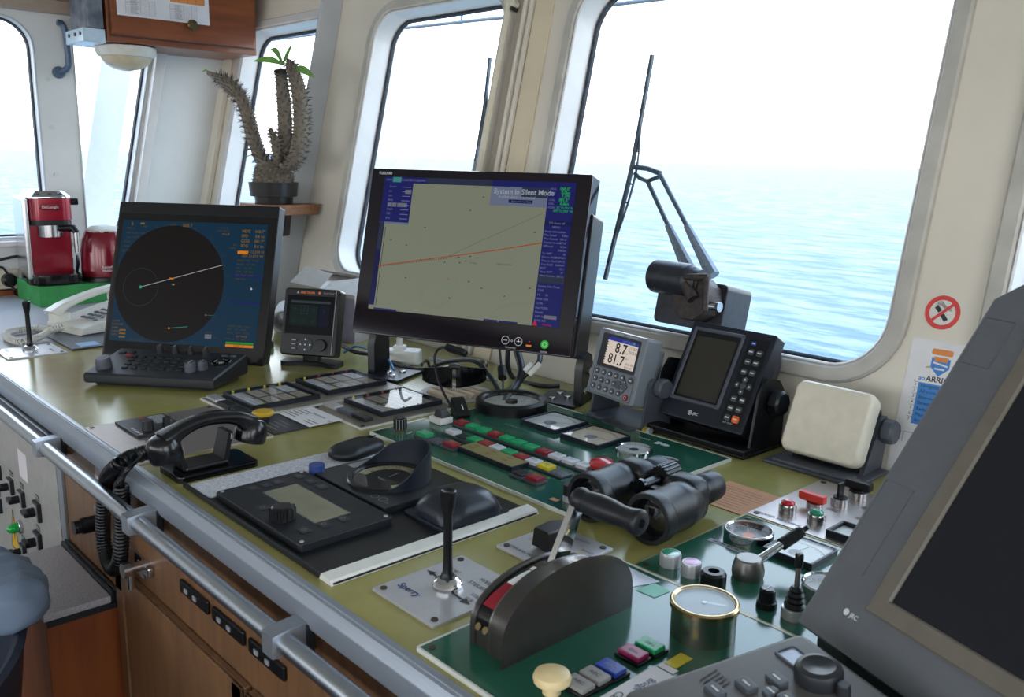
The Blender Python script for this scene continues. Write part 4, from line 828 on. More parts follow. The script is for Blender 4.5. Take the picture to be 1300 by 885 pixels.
for (u, v) in ((.26, .63), (.26, .39), (.31, .40), (.52, .44), (.46, .43), (.55, .87), (.49, .77), (.83, .64), (.60, .22), (.44, .13), (.08, .52), (.19, .25), (.39, .385), (.47, .39), (.5, .405), (.17, .49), (.72, .18), (.84, .25), (.53, .26)):
    a = q_(u, v); k.m('lit_ink').poly([(a[0] - .0025, a[1]), (a[0] + .003, a[1] + .0012), (a[0] - .001, a[1] + .0028)], .0014)
a = q_(.42, .27); k.m('lit_route').line(a[0] - .004, a[1], a[0] + .004, a[1], .0007, .0014).line(a[0], a[1] - .004, a[0], a[1] + .004, .0007, .0014); a = q_(.105, .345); k.circle(a[0], a[1], .003, .0008, .0015, 12)
ST_('MARE NOSTRUM', .0048, .66, .40, 'lit_line'); ST_('Soundings', .0045, .52, .395, 'lit_line')
k.obj('screen', CM, label='lit chart screen')
k = B('white_mark'); k.T = T0; k.text('FURUNO', .0085, -.246, .362, .0006, bold=.015); k.circle(.118, .021, .0085, .001, .0006, 20); k.circle(.148, .021, .0085, .001, .0006, 20); k.rect(.1135, .1225, .0205, .0217, .0006); k.rect(.1435, .1525, .0205, .0217, .0006); k.rect(.1475, .1487, .0165, .0255, .0006); k.text('BRILLIANCE', .0045, .132, .005, .0006, 'C'); k.text('POWER', .0045, .207, .004, .0006, 'C'); k.circle(.133, .021, .002, .0008, .0006, 10)
k.m('lit_orange').rect(.166, .178, .013, .0165, .0007); k.m('lit_red').rect(.172, .1745, .022, .0245, .0007); k.m('lit_green').disc(.207, .021, .0088, .0006, 24); k.m('lit_white').circle(.207, .021, .0045, .001, .0009, 16); k.obj('lettering', CM)
for s in (-1, 1):
    k = B('black'); x = s * (.222 if s < 0 else .262)
    if s > 0: k.T = T0; k.prism(rr(.018, .30, .008, 4, .262, .15), -.085, -.02, .003)
    k.T = I4; k.prism([(-.03, .0), (-.03, .075), (-.04, .10), (-.06, .11), (-.085, .10), (-.095, .075), (-.095, 0)], -.009, .009, .002, M=Matrix(((0, 0, 1, x + s * .012), (0, 1, 0, 0), (1, 0, 0, 0), (0, 0, 0, 1))))
    k.box((x - s * .03, .004, -.055), (.095, .008, .11), .002); k.m('chrome_soft'); k.cyl(0, 0, 0, .006, .009, 6, M=TR(x + s * .021, .07, -.06, ry=s * pi / 2)); k.cyl(0, 0, 0, .003, .007, 12, M=TR(x + s * .021, .03, -.045, ry=s * pi / 2))
    for u, w2 in ((-.045, -.03), (-.045, -.075), (-.02, -.055)): k.cyl(0, 0, 0, .004, .007, 12, .001, M=TR(x + s * u, .008, w2, rx=-pi / 2))
    k.obj('mounting_foot', CM)
# --- radar monitor
RM = thing('radar_monitor', 'black radar monitor with round dark sweep on a blue screen', 'monitor', FR((-2.094, .850, DZ), 36.8, 0))
W_, H_m = .429, .392
T1 = TR(0, .0, 0) @ Matrix.Rotation(rad(-17.9), 4, 'X')
k = B('black'); k.T = T1; k.prism(rr(W_, H_m, .004, 3, 0, H_m / 2), -.032, 0, .003); k.prism(rr(W_ - .08, H_m - .1, .02, 3, 0, H_m / 2 - .01), -.09, -.032, .006); k.m('black_gloss'); k.rect(-W_ / 2 + .006, W_ / 2 - .004, .006, H_m - .03, .0004); k.obj('housing', RM)
sw_, sh_, sx0, sy0 = .388, .305, -.198, .040
k = B('lit_radar'); k.T = T1; SR(k, 'lit_radar', 0, 1, 0, 1, .0008); a = q_(.37, .487); k.m('lit_black').disc(a[0], a[1], .1455, .0012, 72); cx, cy = a
k.m('lit_ring').circle(cx - .075, cy - .012, .047, .0006, .0014, 48); k.m('lit_white').line(cx - .075, cy - .012, cx + .137, cy + .052, .0009, .0015)
k.m('lit_teal').disc(cx - .075, cy - .012, .0042, .0016, 12); k.disc(cx + .011, cy - .002, .0025, .0016, 10); k.line(cx + .015, cy - .110, cx + .062, cy - .104, .0013, .0016); k.line(cx + .107, cy - .073, cx + .128, cy - .073, .0006, .0016)
k.m('lit_green').disc(cx - .073, cy - .013, .0022, .0017, 8); k.m('lit_orange').rect(cx + .0, cx + .011, cy + .011, cy + .0145, .0017); k.disc(cx + .014, cy - .002, .0018, .0018, 8); k.disc(cx + .014, cy - .1105, .0025, .0018, 8); k.m('lit_amber').disc(cx + .107, cy - .073, .0022, .0018, 8)
for i in range(36):
    a = i * pi / 18
    if abs(cos(a)) < .98 or 1: k.m('lit_amber_dim').text('%03d' % ((i * 10 + 70) % 360), .0042, cx + .153 * sin(a), cy + .150 * cos(a) - .0015, .0014, 'C') if i % 2 == 0 else k.rect(cx + .148 * sin(a) - .0008, cx + .148 * sin(a) + .0008, cy + .148 * cos(a) - .0008, cy + .148 * cos(a) + .0008, .0014)
def RT(t, s, u, v, m_='lit_amber_dim', al='L', bold=0): a = q_(u, v); k.m(m_).text(t, s, a[0], a[1], .0016, al, bold=bold)
RT('6', .014, .06, .955, 'lit_amber'); SR(k, 'lit_amber', .125, .155, .965, .98, .0015); RT('NM', .007, .15, .94); RT('RING 1.0', .006, .03, .925)
for i, t in enumerate(('RAIN  A-SEA  TUNE', 'ST-BY  MED', 'TRAILS', 'STABIL', 'VECT R')): RT(t, .006, .02 + .012 * (i < 2), .885 - i * .037, 'lit_amber_dim')
RT('HDG', .008, .33, .962); RT('068.7', .012, .42, .957, 'lit_amber')
for i, (t, w2) in enumerate((('HDG', '068.7°'), ('SPD', '8.6 kn'), ('COG', '081.7°'), ('SOG', '8.6 kn'))): RT(t, .010, .83, .93 - i * .04, 'lit_amber', bold=.02); RT(w2, .010, .985, .93 - i * .04, 'lit_amber', 'R', .01)
RT('35 12.200 N', .0095, .99, .765, 'lit_amber', 'R', .01); RT('009 31.019 W', .0095, .99, .73, 'lit_amber', 'R', .01); SR(k, 'lit_orange', .815, .885, .755, .78, .0016)
for i, t in enumerate(('TARGET LIST   TT AIS', 'RANGE    0.0   NM', 'CPA      2.0   NM', 'TCPA   12.0  MIN', 'ON  TRUE  3 MIN', 'TIME  0.0M')): RT(t, .006, .815, .695 - i * .03)
RT('M-UP', .008, .70, .90, 'lit_amber'); RT('PULSE S2', .0055, .68, .955); RT('GAIN  AUTO', .0055, .66, .93); RT('EBL1', .006, .78, .82); RT('VRM1', .006, .76, .79)
SR(k, 'lit_navy', .80, 1, .565, .582, .0013); SR(k, 'lit_navy', .80, 1, .355, .372, .0013); a = q_(.93, .49); k.m('lit_white').poly([(a[0], a[1]), (a[0] + .0045, a[1] - .006), (a[0] + .0015, a[1] - .0055), (a[0], a[1] - .009)], .0016)
for i, t in enumerate(('TARGET  ARPA  TRAIL', 'LIST     AIS    MARK', 'MENU    NAV    TOOL')): RT(t, .006, .80, .165 - i * .026)
RT('SETTINGS', .0065, .9, .085, 'lit_amber', 'C'); RT('TUNE  A/C  FTC  BACK', .0055, .79, .062)
SR(k, 'lit_green_bar', .80, .985, .030, .046, .0015); SR(k, 'lit_orange', .80, .985, .006, .026, .0015); RT('ALARM LIST', .0055, .89, .011, 'lit_amber_dim', 'C')
SR(k, 'lit_grey', .655, .70, .06, .095, .0015); RT('OFFCNT', .0055, .655, .105); RT('SHIP', .005, .715, .065)
for i, t in enumerate(('A LINE', 'ECHO-REF', 'MARK', 'CURSOR', 'NAV L')): RT(t, .0065, .01, .155 - i * .028, 'lit_amber')
for i in range(3): SR(k, 'lit_amber', .065, .11, .083 - i * .028, .096 - i * .028, .0015)
RT('BRILL  20  50%', .0055, .14, .01); k.obj('screen', RM, label='lit radar screen')
k = B('dark_grey'); k.bx(-.15, .15, 0, .02, -.20, -.05, .004); k.m('black').bx(-.10, .10, .01, .14, -.16, -.10, .01); k.obj('stand', RM)
# --- radar keyboard
KB = thing('radar_keyboard', 'dark control keyboard in front of the radar monitor, with round knobs and one red key', 'keyboard', FR((-1.930, .705, DZ), 40, -90 + 0))
KB.matrix_world = TR(-1.920, .742, DZ, rz=rad(40)) @ Matrix.Diagonal((.90, .96, 1, 1))
k = B('dark_grey'); R_ = []
k.loft([[(x, y, 0) for x, y in ((-.145, -.052), (.145, -.052), (.155, .07), (-.155, .07))], [(x, y, .008) for x, y in ((-.15, -.058), (.15, -.058), (.16, .072), (-.16, .072))]])
k.loft([[(-.160, -.072, .008), (.160, -.072, .008), (.172, .080, .008), (-.160, .080, .008)], [(-.163, -.074, .012), (.163, -.074, .012), (.175, .082, .012), (-.163, .082, .012)], [(-.163, -.074, .026), (.163, -.074, .026), (.175, .082, .050), (-.163, .082, .050)], [(-.160, -.070, .030), (.160, -.070, .030), (.172, .078, .053), (-.160, .078, .053)]]); k.obj('housing', KB)
def kz(y): return .030 + (y + .070) * .155
KT = lambda x, y: TR(x, y, kz(y), rx=rad(8.8))
for (x, y, r, h) in ((-.135, -.035, .019, .022), (.085, -.030, .015, .020), (.108, -.018, .013, .018), (-.045, .064, .0085, .018), (-.005, .064, .0085, .018), (.036, .064, .0085, .018), (.076, .064, .0085, .018)):
    k = B('slate' if r > .01 else 'dark_grey'); k.lathe([(r, 0), (r * .96, h * .6), (r * .8, h), (0, h)], 18, KT(x, y)); k.m('grey_mark'); k.box((0, 0, h + .0002), (.002, r * 1.2, .0006), M=KT(x, y)); k.obj('knob', KB)
for r_ in range(4):
    for c in range(8):
        if (r_, c) in ((0, 6), (0, 7), (1, 7)) : continue
        k = B('red_btn' if 0 else 'black'); k.prism(rr(.015, .009, .003, 3), 0, .003, .001, M=KT(-.095 + c * .0235 + r_ * .004, .030 - r_ * .021)); k.obj('key', KB)
k = B('red_btn'); k.prism(rr(.018, .011, .003, 3), 0, .004, .001, M=KT(-.112, .035)); k.obj('key', KB, label='red key')
k = B('black'); k.prism(rr(.018, .01, .003, 3), 0, .003, .001, M=KT(-.14, .052)); k.prism(rr(.018, .01, .003, 3), 0, .003, .001, M=KT(-.117, .057)); k.obj('key', KB)
k = B('black_gloss'); k.ring(0, 0, 0, .003, .023, .016, 28, .001, M=KT(.135, .024)); k.lathe([(.016, -.002), (.013, .006), (.006, .010), (0, .011)], 20, KT(.135, .024)); k.obj('trackball', KB)
for x in (.125, .148): k = B('slate'); k.prism(rr(.014, .008, .002, 3), 0, .0025, .0008, M=KT(x, .062)); k.obj('key', KB)
k = B('grey_mark'); k.rect(-.062, .095, .0, .0006, .0004, M=KT(0, .050)); k.obj('panel_line', KB)
# --- small square display
SD = thing('pilot_display', 'small square black display with arrow pad, between the radar and chart monitors', 'display', FR((-1.842, 1.05, DZ), 36.1, 0))
T2 = TR(0, .032, 0) @ Matrix.Rotation(rad(-16.8), 4, 'X'); w_, h_ = .141, .160
k = B('black'); k.T = T2; k.prism(rr(w_, h_, .007, 4, 0, h_ / 2), -.034, 0, .004); k.m('navy_black').prism(rr(w_ * .85, h_ * .8, .006, 4, 0, h_ / 2), -.05, -.034, .004); k.m('grey_mark').rect(w_ / 2 - .011, w_ / 2 - .0095, .004, h_ - .004, .0005); k.obj('housing', SD)
k = B('lit_dim'); k.T = T2; k.rect(-.062, .058, .050, .142, .0006); k.m('lit_dim_text').rect(-.052, .048, .124, .130, .0009); k.m('lit_dim_navy').rect(.020, .048, .070, .120, .0009); k.m('lit_dim_green').rect(-.052, .018, .070, .120, .0009)
k.m('lit_dim_text'); k.frame(rr(.018, .020, .001, 2, -.016, .108), rr(.0165, .0185, .001, 2, -.016, .108), .0008, .0012)
for (x, y) in ((-.04, .108), (-.016, .108), (.008, .108), (.034, .106), (-.04, .081), (-.016, .081), (.008, .081)): k.circle(x, y, .0035, .0008, .0012, 8, a0=random.random() * 90, a1=300); k.line(x - .002, y - .003, x + .003, y + .003, .0007, .0012)
k.obj('screen', SD)
k = B('orange_mark'); k.T = T2; k.text('AMI-TRON', .0075, -.030, .147, .0006, bold=.02); k.poly([(.014, .150), (.018, .146), (.022, .150), (.018, .154)], .0006); k.m('grey_mark'); k.text('PILOT PLUG 2', .005, .028, .148, .0006); k.poly([(-.040, .147), (-.033, .147), (-.036, .154)], .0006); k.obj('lettering', SD)
for (x, y, w2, d_) in ((-.035, .035, .015, .007), (-.035, .025, .015, .007), (-.035, .015, .015, .007)): k = B('navy_black'); k.T = T2; k.prism(rr(w2, d_, .002, 3, x, y), 0, .002, .0006); k.m('grey_mark').rect(x - .005, x + .005, y - .001, y + .001, .0022); k.obj('key', SD)
k = B('navy_black'); k.T = T2; k.cyl(-.006, .025, 0, .002, .018, 28, .0008); k.m('white_mark')
for i in range(4): a = i * pi / 2; k.poly([(-.006 + .0125 * cos(a) + .003 * cos(a + j), .025 + .0125 * sin(a) + .003 * sin(a + j)) for j in (0, 2.3, -2.3)], .0023)
k.disc(-.006, .025, .0018, .0023, 10); k.obj('arrow_pad', SD)
k = B('black'); k.T = T2; k.cyl(.033, .025, 0, .009, .0145, 28, .002); k.obj('knob', SD)
k = B('black'); k.prism([(-.072, .02), (-.05, .022), (-.02, .03), (.02, .03), (.05, .022), (.072, .02), (.072, -.02), (.05, -.02), (.03, -.008), (-.03, -.008), (-.05, -.02), (-.072, -.02)], 0, .012, .002, M=TR(0, 0, -.03) @ Matrix(((1, 0, 0, 0), (0, 0, 1, 0), (0, -1, 0, 0), (0, 0, 0, 1)))); k.bx(-.02, .02, .01, .05, -.045, -.02, .004); k.obj('foot', SD)
# --- grey position unit
GP = thing('position_display', 'grey keypad unit with lit white screen reading 8.7 and 81.7', 'display', FR((-1.090, 1.27, DZ), -8.2, 0))
T3 = TR(0, .0495, 0) @ Matrix.Rotation(rad(-14.6), 4, 'X'); w_, h_ = .138, .131
k = B('grey_plastic'); k.T = T3; k.prism(rr(w_, h_, .006, 4, 0, h_ / 2), -.038, 0, .004); k.prism(rr(w_ * .8, h_ * .7, .006, 4, 0, h_ * .52), -.065, -.038, .004); k.m('dark_grey').frame(rr(.108, .066, .003, 3, 0, .090), rr(.086, .054, .002, 3, .006, .091), .0, .0008); k.m('slate').frame(rr(.118, .052, .003, 3, 0, .030), rr(.116, .050, .003, 3, 0, .030), 0, .0006); k.obj('housing', GP)
k = B('lit_cream'); k.T = T3; k.rect(-.037, .049, .064, .118, .0006); k.m('lit_blue').rect(-.037, .049, .111, .118, .0009); k.m('lit_ink'); k.text('8.7', .027, -.012, .0905, .001, bold=.012); k.text('81.7', .027, -.026, .0680, .001, bold=.012)
k.text('11:26.7', .0075, .026, .1025, .001); k.text('70:33.0', .0075, .026, .0945, .001); k.text('SOG kn', .0045, .010, .092, .001); k.text('10:56 3M', .006, .024, .072, .001); k.text('9:52.1W', .006, .024, .0655, .001); k.text('COG T', .0045, .018, .082, .001); k.m('lit_orange').rect(-.036, -.033, .0655, .069, .001); k.m('lit_text').text('LARGE DATA', .0055, .02, .1125, .0011, 'C'); k.m('lit_green').rect(.034, .039, .113, .117, .0011)
for i in range(9): k.m('lit_ink').rect(-.037, -.034, .066 + i * .005, .068 + i * .005, .001)
k.obj('screen', GP, label='lit white number screen')
k = B('white_mark'); k.T = T3; k.text('FURUNO', .006, -.022, .1240, .0006, bold=.02); k.text('GPS NAVIGATOR', .004, .012, .1245, .0006); k.obj('lettering', GP)
for r_ in range(3):
    for c in range(5):
        if (r_, c) == (1, 4): continue
        k = B('grey_key'); k.T = T3; x, y = -.047 + c * .0185 - .001 * r_, .047 - r_ * .0155; k.cyl(x, y, 0, .0025, .0060, 16, .0008); k.m('key_label').rect(x - .002, x + .002, y - .0014, y + .0014, .0027); k.obj('key', GP)
k = B('slate'); k.T = T3; k.prism([(.036, .018), (.046, .032), (.036, .045), (.026, .032)], 0, .0025, .0008); k.m('key_label')
for (x, y) in ((.036, .040), (.036, .024), (.042, .032), (.030, .032)): k.disc(x, y, .0011, .0027, 6)
k.obj('arrow_key', GP); k = B('grey_key'); k.T = T3; k.cyl(.050, .046, 0, .0025, .007, 16, .0008); k.m('key_label').rect(.047, .053, .0448, .0472, .0027); k.obj('key', GP)
k = B('blue_cap' if 0 else 'slate'); k.T = T3; k.prism(rr(.013, .016, .002, 3, .0195, .032), 0, .0022, .0006); k.obj('cursor_key', GP)
k = B('red_btn'); k.T = T3; k.cyl(.0465, .0125, 0, .0025, .0065, 16, .0008); k.m('key_label').circle(.0465, .0125, .003, .0008, .0027, 10); k.obj('key', GP, label='red power key')
k = B('slate'); k.bx(-.065, .075, 0, .006, -.105, .012, .002); k.bx(-.05, -.005, .004, .012, -.02, .012, .003); k.prism([(-.02, 0), (-.095, 0), (-.075, .085), (-.045, .10), (-.035, .085)], .071, .077, .001, M=Matrix(((0, 0, 1, 0), (0, 1, 0, 0), (1, 0, 0, 0), (0, 0, 0, 1)))); k.prism([(-.02, 0), (-.095, 0), (-.075, .085), (-.045, .10), (-.035, .085)], -.077, -.071, .001, M=Matrix(((0, 0, 1, 0), (0, 1, 0, 0), (1, 0, 0, 0), (0, 0, 0, 1)))); k.obj('bracket', GP)
for s in (-1, 1):
    k = B('slate'); k.lathe([(.016, 0), (.019, .004), (.019, .016), (.016, .020), (0, .020)], 10, TR(s * .077, .082, -.060, ry=s * pi / 2)); k.obj('bracket_knob', GP)
# --- dark receiver with two-column keypad
JR = thing('message_receiver', 'dark blue-grey receiver with switched-off screen, two-column keypad and orange key', 'receiver', FR((-.906, 1.31, DZ), -1.1, 0))
T4 = TR(0, .036, 0) @ Matrix.Rotation(rad(-28.4), 4, 'X'); w_, h_ = .182, .190
k = B('navy_black'); k.T = T4; k.prism(rr(w_, h_, .005, 4, 0, h_ / 2), -.030, 0, .003); k.loft([[(x, y, z) for x, y in rr(w_ * s_, h_ * s_, .008, 4, 0, h_ / 2)] for z, s_ in ((-.085, .74), (-.055, .86), (-.034, .93), (-.030, .93))][::1]); k.m('slate').frame(rr(.112, .146, .004, 4, -.026, .106), rr(.098, .132, .002, 4, -.026, .106), 0, .003, .0015); k.m('black').rect(.040, .082, .012, .176, .0005); k.obj('housing', JR)
k = B('screen_off_brown'); k.T = T4; k.rect(-.076, .024, .039, .173, .0005); k.m('black').frame(rr(.099, .133, .002, 4, -.026, .106), rr(.088, .118, .001, 4, -.026, .103), .0005, .001); k.obj('screen', JR)
for r_, y in enumerate((.150, .131, .112, .060, .042, .024)):
    for c in range(2):
        og = (r_ == 5 and c == 1); k = B('orange_btn' if og else 'grey_key'); k.T = T4; x = .0525 + c * .017; k.prism(rr(.0125 if not og else .014, .0105 if not og else .013, .003, 3, x, y), 0, .003, .001); k.m('key_label').rect(x - .004, x + .004, y - .001, y + .0012, .0032); k.obj('key', JR, label='orange key' if og else None)
for i in range(4):
    a = i * pi / 2; x, y = .061 + .0125 * cos(a), .086 + .0115 * sin(a); k = B('grey_key'); k.T = T4; k.prism([(x + .006 * cos(a + j), y + .006 * sin(a + j)) for j in (0, 1.2, 2.4, -2.4, -1.2)], 0, .003, .0008); k.m('key_label').poly([(x + .003 * cos(a + j), y + .003 * sin(a + j)) for j in (0, 2.1, -2.1)], .0032); k.obj('arrow_key', JR)
k = B('grey_key'); k.T = T4; k.cyl(.061, .086, 0, .003, .006, 16, .0008); k.obj('key', JR); k = B('lit_blue' if 0 else 'blue_btn'); k.T = T4; k.rect(.046, .056, .163, .170, .001); k.m('white_mark').rect(.048, .054, .1655, .1675, .0013); k.obj('badge', JR)
k = B('white_mark'); k.T = T4; k.disc(-.026, .015, .0045, .0006, 16); k.text('JRC', .007, -.019, .0125, .0006, bold=.03); k.m('navy_black').circle(-.026, .015, .0025, .0008, .0008, 12); k.m('key_label').text('DIM  CONT', .004, .046, .0135, .0007); k.obj('lettering', JR)
k = B('black'); k.bx(-.105, .112, 0, .006, -.115, .020, .003); k.bx(-.105, .112, .004, .016, -.012, .020, .003)
for s in (-1, 1): k.prism([(.0, 0), (-.10, 0), (-.10, .10), (-.08, .125), (-.04, .135), (-.02, .11)], s * .106 - .003, s * .106 + .003, .001, M=Matrix(((0, 0, 1, 0), (0, 1, 0, 0), (1, 0, 0, 0), (0, 0, 0, 1))))
k.obj('bracket', JR)
k = B('black'); k.lathe([(.020, 0), (.024, .004), (.024, .018), (.020, .022), (0, .022)], 8, TR(.109, .090, -.062, ry=pi / 2)); k.obj('bracket_knob', JR)
# --- white covered unit
WC = thing('covered_instrument', 'instrument under a yellowed white plastic sun cover on a dark bracket', 'instrument', FR((-.686, 1.33, DZ), -.3, 0))
T5 = TR(0, .024, 0) @ Matrix.Rotation(rad(-22.4), 4, 'X'); w_, h_ = .140, .126
k = B('cream_plastic'); k.T = T5; R_ = []
for z, s_, r in ((-.030, .97, .016), (-.012, 1.0, .016), (-.004, .99, .016), (.002, .96, .016), (.0055, .90, .02)): R_.append([(x * 1, y, z) for x, y in rr(w_ * s_, h_ * s_, r, 5, 0, h_ / 2)])
k.loft(R_); k.text('plastimo', .018, 0, .040, .0058, 'C'); k.circle(0, .072, .009, .002, .0060, 20); k.obj('cover', WC, label='yellowed white cover')
k = B('dark_grey'); k.T = T5; k.prism(rr(.118, .10, .01, 4, 0, h_ / 2), -.062, -.030, .004); k.obj('housing', WC)
k = B('slate'); k.bx(-.085, .085, 0, .006, -.09, .022, .002); k.bx(-.07, .07, .004, .012, -.01, .018, .003)
for s in (-1, 1): k.prism([(-.03, 0), (-.095, 0), (-.108, .08), (-.095, .095), (-.078, .09), (-.058, .05)], s * .064 - .004, s * .064 + .004, .001, M=Matrix(((0, 0, 1, 0), (0, 1, 0, 0), (1, 0, 0, 0), (0, 0, 0, 1))))
k.obj('bracket', WC)
for s in (-1, 1): k = B('slate'); k.lathe([(.017, 0), (.021, .005), (.021, .018), (.018, .022), (0, .022)], 9, TR(s * .068, .072, -.088, ry=s * pi / 2)); k.obj('bracket_knob', WC)
# --- large grey display in the near right corner
LD = thing('navigation_display', 'large grey switched-off navigation display looming in the near right corner', 'display', FR((-.413, .79, DZ), -20.3, 0))
T6 = TR(0, .040, 0) @ Matrix.Rotation(rad(-34), 4, 'X'); w_, h_ = .46, .425
out = [(0, 0), (w_, 0), (w_, h_), (.03, h_), (0, h_ - .03)]
k = B('jrc_grey'); k.T = T6; k.prism(out, -.13, 0, .006, bot=.02); k.m('bezel_brown'); P_ = [(.066, .048), (w_ - .03, .048), (w_ - .03, h_ - .03), (.066, h_ - .03)]
k.frame(P_, inset(P_, .020), 0, .0045, .002); k.m('jrc_grey'); k.frame(rr(.036, .10, .002, 3, .024, .125), rr(.0345, .0985, .002, 3, .024, .125), 0, .0008); k.frame(rr(.036, .055, .002, 3, .024, .345), rr(.0345, .0535, .002, 3, .024, .345), 0, .0008); k.obj('housing', LD)
k = B('screen_off_blue'); k.T = T6; q5 = inset(P_, .0185); k.poly(q5, .0012); k.obj('screen', LD, label='dark switched-off screen')
k = B('white_mark'); k.T = T6; k.disc(.048, .037, .0034, .0008, 18); k.obj('logo', LD); k = B('white_mark'); k.T = T6; k.text('JRC', .0065, .053, .0345, .0008, bold=.03); k.obj('lettering', LD)
k = B('dark_grey'); k.bx(.08, .38, 0, .05, -.28, -.08, .006); k.bx(.02, .44, .018, .042, -.10, -.01, .006); k.obj('stand', LD)
# --- its keyboard
KB2 = thing('navigation_keyboard', 'grey keypad console with round black dial in front of the large grey display', 'keyboard', TR(-.385, .742, DZ, rz=rad(-20.3)))
k = B('jrc_kb'); Pk = rr(.42, .20, .012, 4, .215, -.095); k.T = TR(0, 0, .026, rx=rad(6)); k.prism(Pk, 0, .036, .008, bot=.004); k.T = I4; k.bx(.03, .40, -.16, -.03, 0, .030, .004); k.obj('housing', KB2)
KT2 = TR(0, 0, .026, rx=rad(6)) @ TR(0, 0, .036)
k = B('ink')
for i in range(5): k.line(.026 + i * .005, -.124, .020 + i * .005, -.102, .0014, .0006, M=KT2)
k.obj('speaker_slots', KB2)
for (x, y, w2, d_) in ((.058, -.066, .020, .013), (.052, -.094, .020, .013), (.046, -.122, .020, .013), (.070, -.082, .010, .014), (.086, -.076, .020, .013), (.080, -.104, .020, .013), (.074, -.132, .020, .013)): k = B('slate'); k.prism(rr(w2, d_, .003, 3, x, y), 0, .004, .0012, M=KT2); k.m('key_label').rect(x - .005, x + .005, y - .001, y + .001, .0043, M=KT2); k.obj('key', KB2)
k = B('dark_grey'); k.lathe([(.020, 0), (.021, .002), (.021, .010), (.0195, .014), (.0145, .0155), (.009, .0135), (0, .013)], 40, KT2 @ TR(.074, -.034, 0)); k.obj('dial_knob', KB2, smooth=30)
k = B('dark_grey'); k.lathe([(.009, 0), (.0085, .014), (.007, .016), (0, .016)], 20, KT2 @ TR(.100, -.030, 0) @ Matrix.Diagonal((.7, .7, .7, 1))); k.obj('knob', KB2)
k = B('slate'); k.frame(rr(.032, .024, .004, 4, .038, -.030), rr(.026, .018, .003, 4, .038, -.030), 0, .002, .0008, M=KT2); k.m('alu_soft').rect(.025, .051, -.039, -.021, .0006, M=KT2); k.obj('window_key', KB2)
# ================================================================== LOOSE THINGS
# --- binoculars
BI = thing('binoculars', 'black rubber-armoured binoculars lying across panel and desk', 'binoculars', TR(-.737, .896, DZ + .002, rz=rad(3)))
def barrel(k, x):
    M_ = TR(x, -.012, .0345, rx=-pi / 2)
    k.m('rubber').lathe([(.0275, .020), (.0285, .004), (.0290, .0), (.0345, .0), (.0358, .003), (.0358, .018), (.0345, .020), (.0325, .024), (.0322, .060), (.0335, .066), (.0335, .072), (.0330, .076), (.031, .090), (.028, .098), (.024, .106)], 36, M_)
    k.prism(rr(.062, .066, .022, 5), .080, .122, .010, M=M_ @ TR((.008 if x < 0 else -.008), -.002, 0), bot=.008)
    k.lathe([(.020, .120), (.019, .140), (.0225, .144), (.0225, .166), (.0215, .172), (.017, .172), (.0165, .165), (0, .164)], 28, M_ @ TR((.006 if x < 0 else -.006), -.003, 0))
for x in (-.052, .052):
    k = B('rubber'); barrel(k, x); k.obj('barrel', BI, smooth=45)
    k = B('lens_glass'); M_ = TR(x, -.012, .0345, rx=-pi / 2); k.lathe([(.0288, .016), (.018, .013), (0, .012)], 30, M_); k.obj('lens', BI)
k = B('black'); k.box((0, .098, .050), (.07, .028, .010), .004); k.box((0, .060, .046), (.062, .018, .012), .004); k.rod((0, .045, .050), (0, .13, .050), .009, 18); k.obj('bridge', BI)
k = B('black'); k.rod((0, .088, .056), (0, .124, .056), .0145, 24)
for i in range(16): a = i * pi / 8; k.rod((.0145 * cos(a), .089, .056 + .0145 * sin(a)), (.0145 * cos(a), .123, .056 + .0145 * sin(a)), .0017, 6)
k.obj('focus_wheel', BI)
k = B('black_gloss'); k.rod((0, .040, .052), (0, .046, .052), .0115, 22); k.obj('hinge_cap', BI)
# --- handset telephone
HP = thing('handset_phone', 'black telephone handset on its cradle at the console edge', 'telephone', (-1.325, .572, DZ))
k = B('black_gloss'); k.prism(rr(.084, .134, .010, 5, -.004, .004), 0, .010, .002); k.obj('base_plate', HP)
k = B('black'); k.bx(-.028, .022, -.044, .026, .010, .018, .003)
for y0, y1, zt in ((-.046, -.038, .056), (.018, .026, .060)): k.loft([[(-.024, y0, .012), (.018, y0, .012), (.018, y1, .012), (-.024, y1, .012)], [(-.022, y0 + (.012 if y0 > 0 else -.012), zt), (.016, y0 + (.012 if y0 > 0 else -.012), zt), (.016, y1 + (.012 if y0 > 0 else -.012), zt), (-.022, y1 + (.012 if y0 > 0 else -.012), zt)]])
k.m('alu').box((.0005, .0, .0), (.036, .002, .036), .0005, M=TR(-.002, .031, .040, rx=rad(-14))); k.obj('cradle', HP)
k = B('black_sheen'); P_ = spline([(0, -.066, .060), (0, -.046, .073), (0, -.015, .083), (0, .02, .084), (0, .052, .077), (0, .072, .062)], 6); R_ = []
for i, p in enumerate(P_):
    f = i / (len(P_) - 1); w_ = .0145 + .006 * abs(2 * f - 1) ** 2; d_ = .010 + .008 * abs(2 * f - 1) ** 3; t = (P_[min(i + 1, len(P_) - 1)] - P_[max(i - 1, 0)]).normalized(); up = Vector((1, 0, 0)).cross(t)
    R_.append([tuple(p + Vector((1, 0, 0)) * u * 1.0 + up * v) for u, v in rr(2 * w_, 2 * d_, .009, 4)])
k.loft(R_)
for y, tl in ((-.068, .30), (.076, -.30)): k.lathe([(.010, .024), (.019, .021), (.0245, .013), (.0265, .002), (.0265, -.010), (.025, -.015), (.020, -.017), (0, -.014)], 30, TR(0, y, .048, rx=tl))
k.obj('handset', HP, smooth=50)
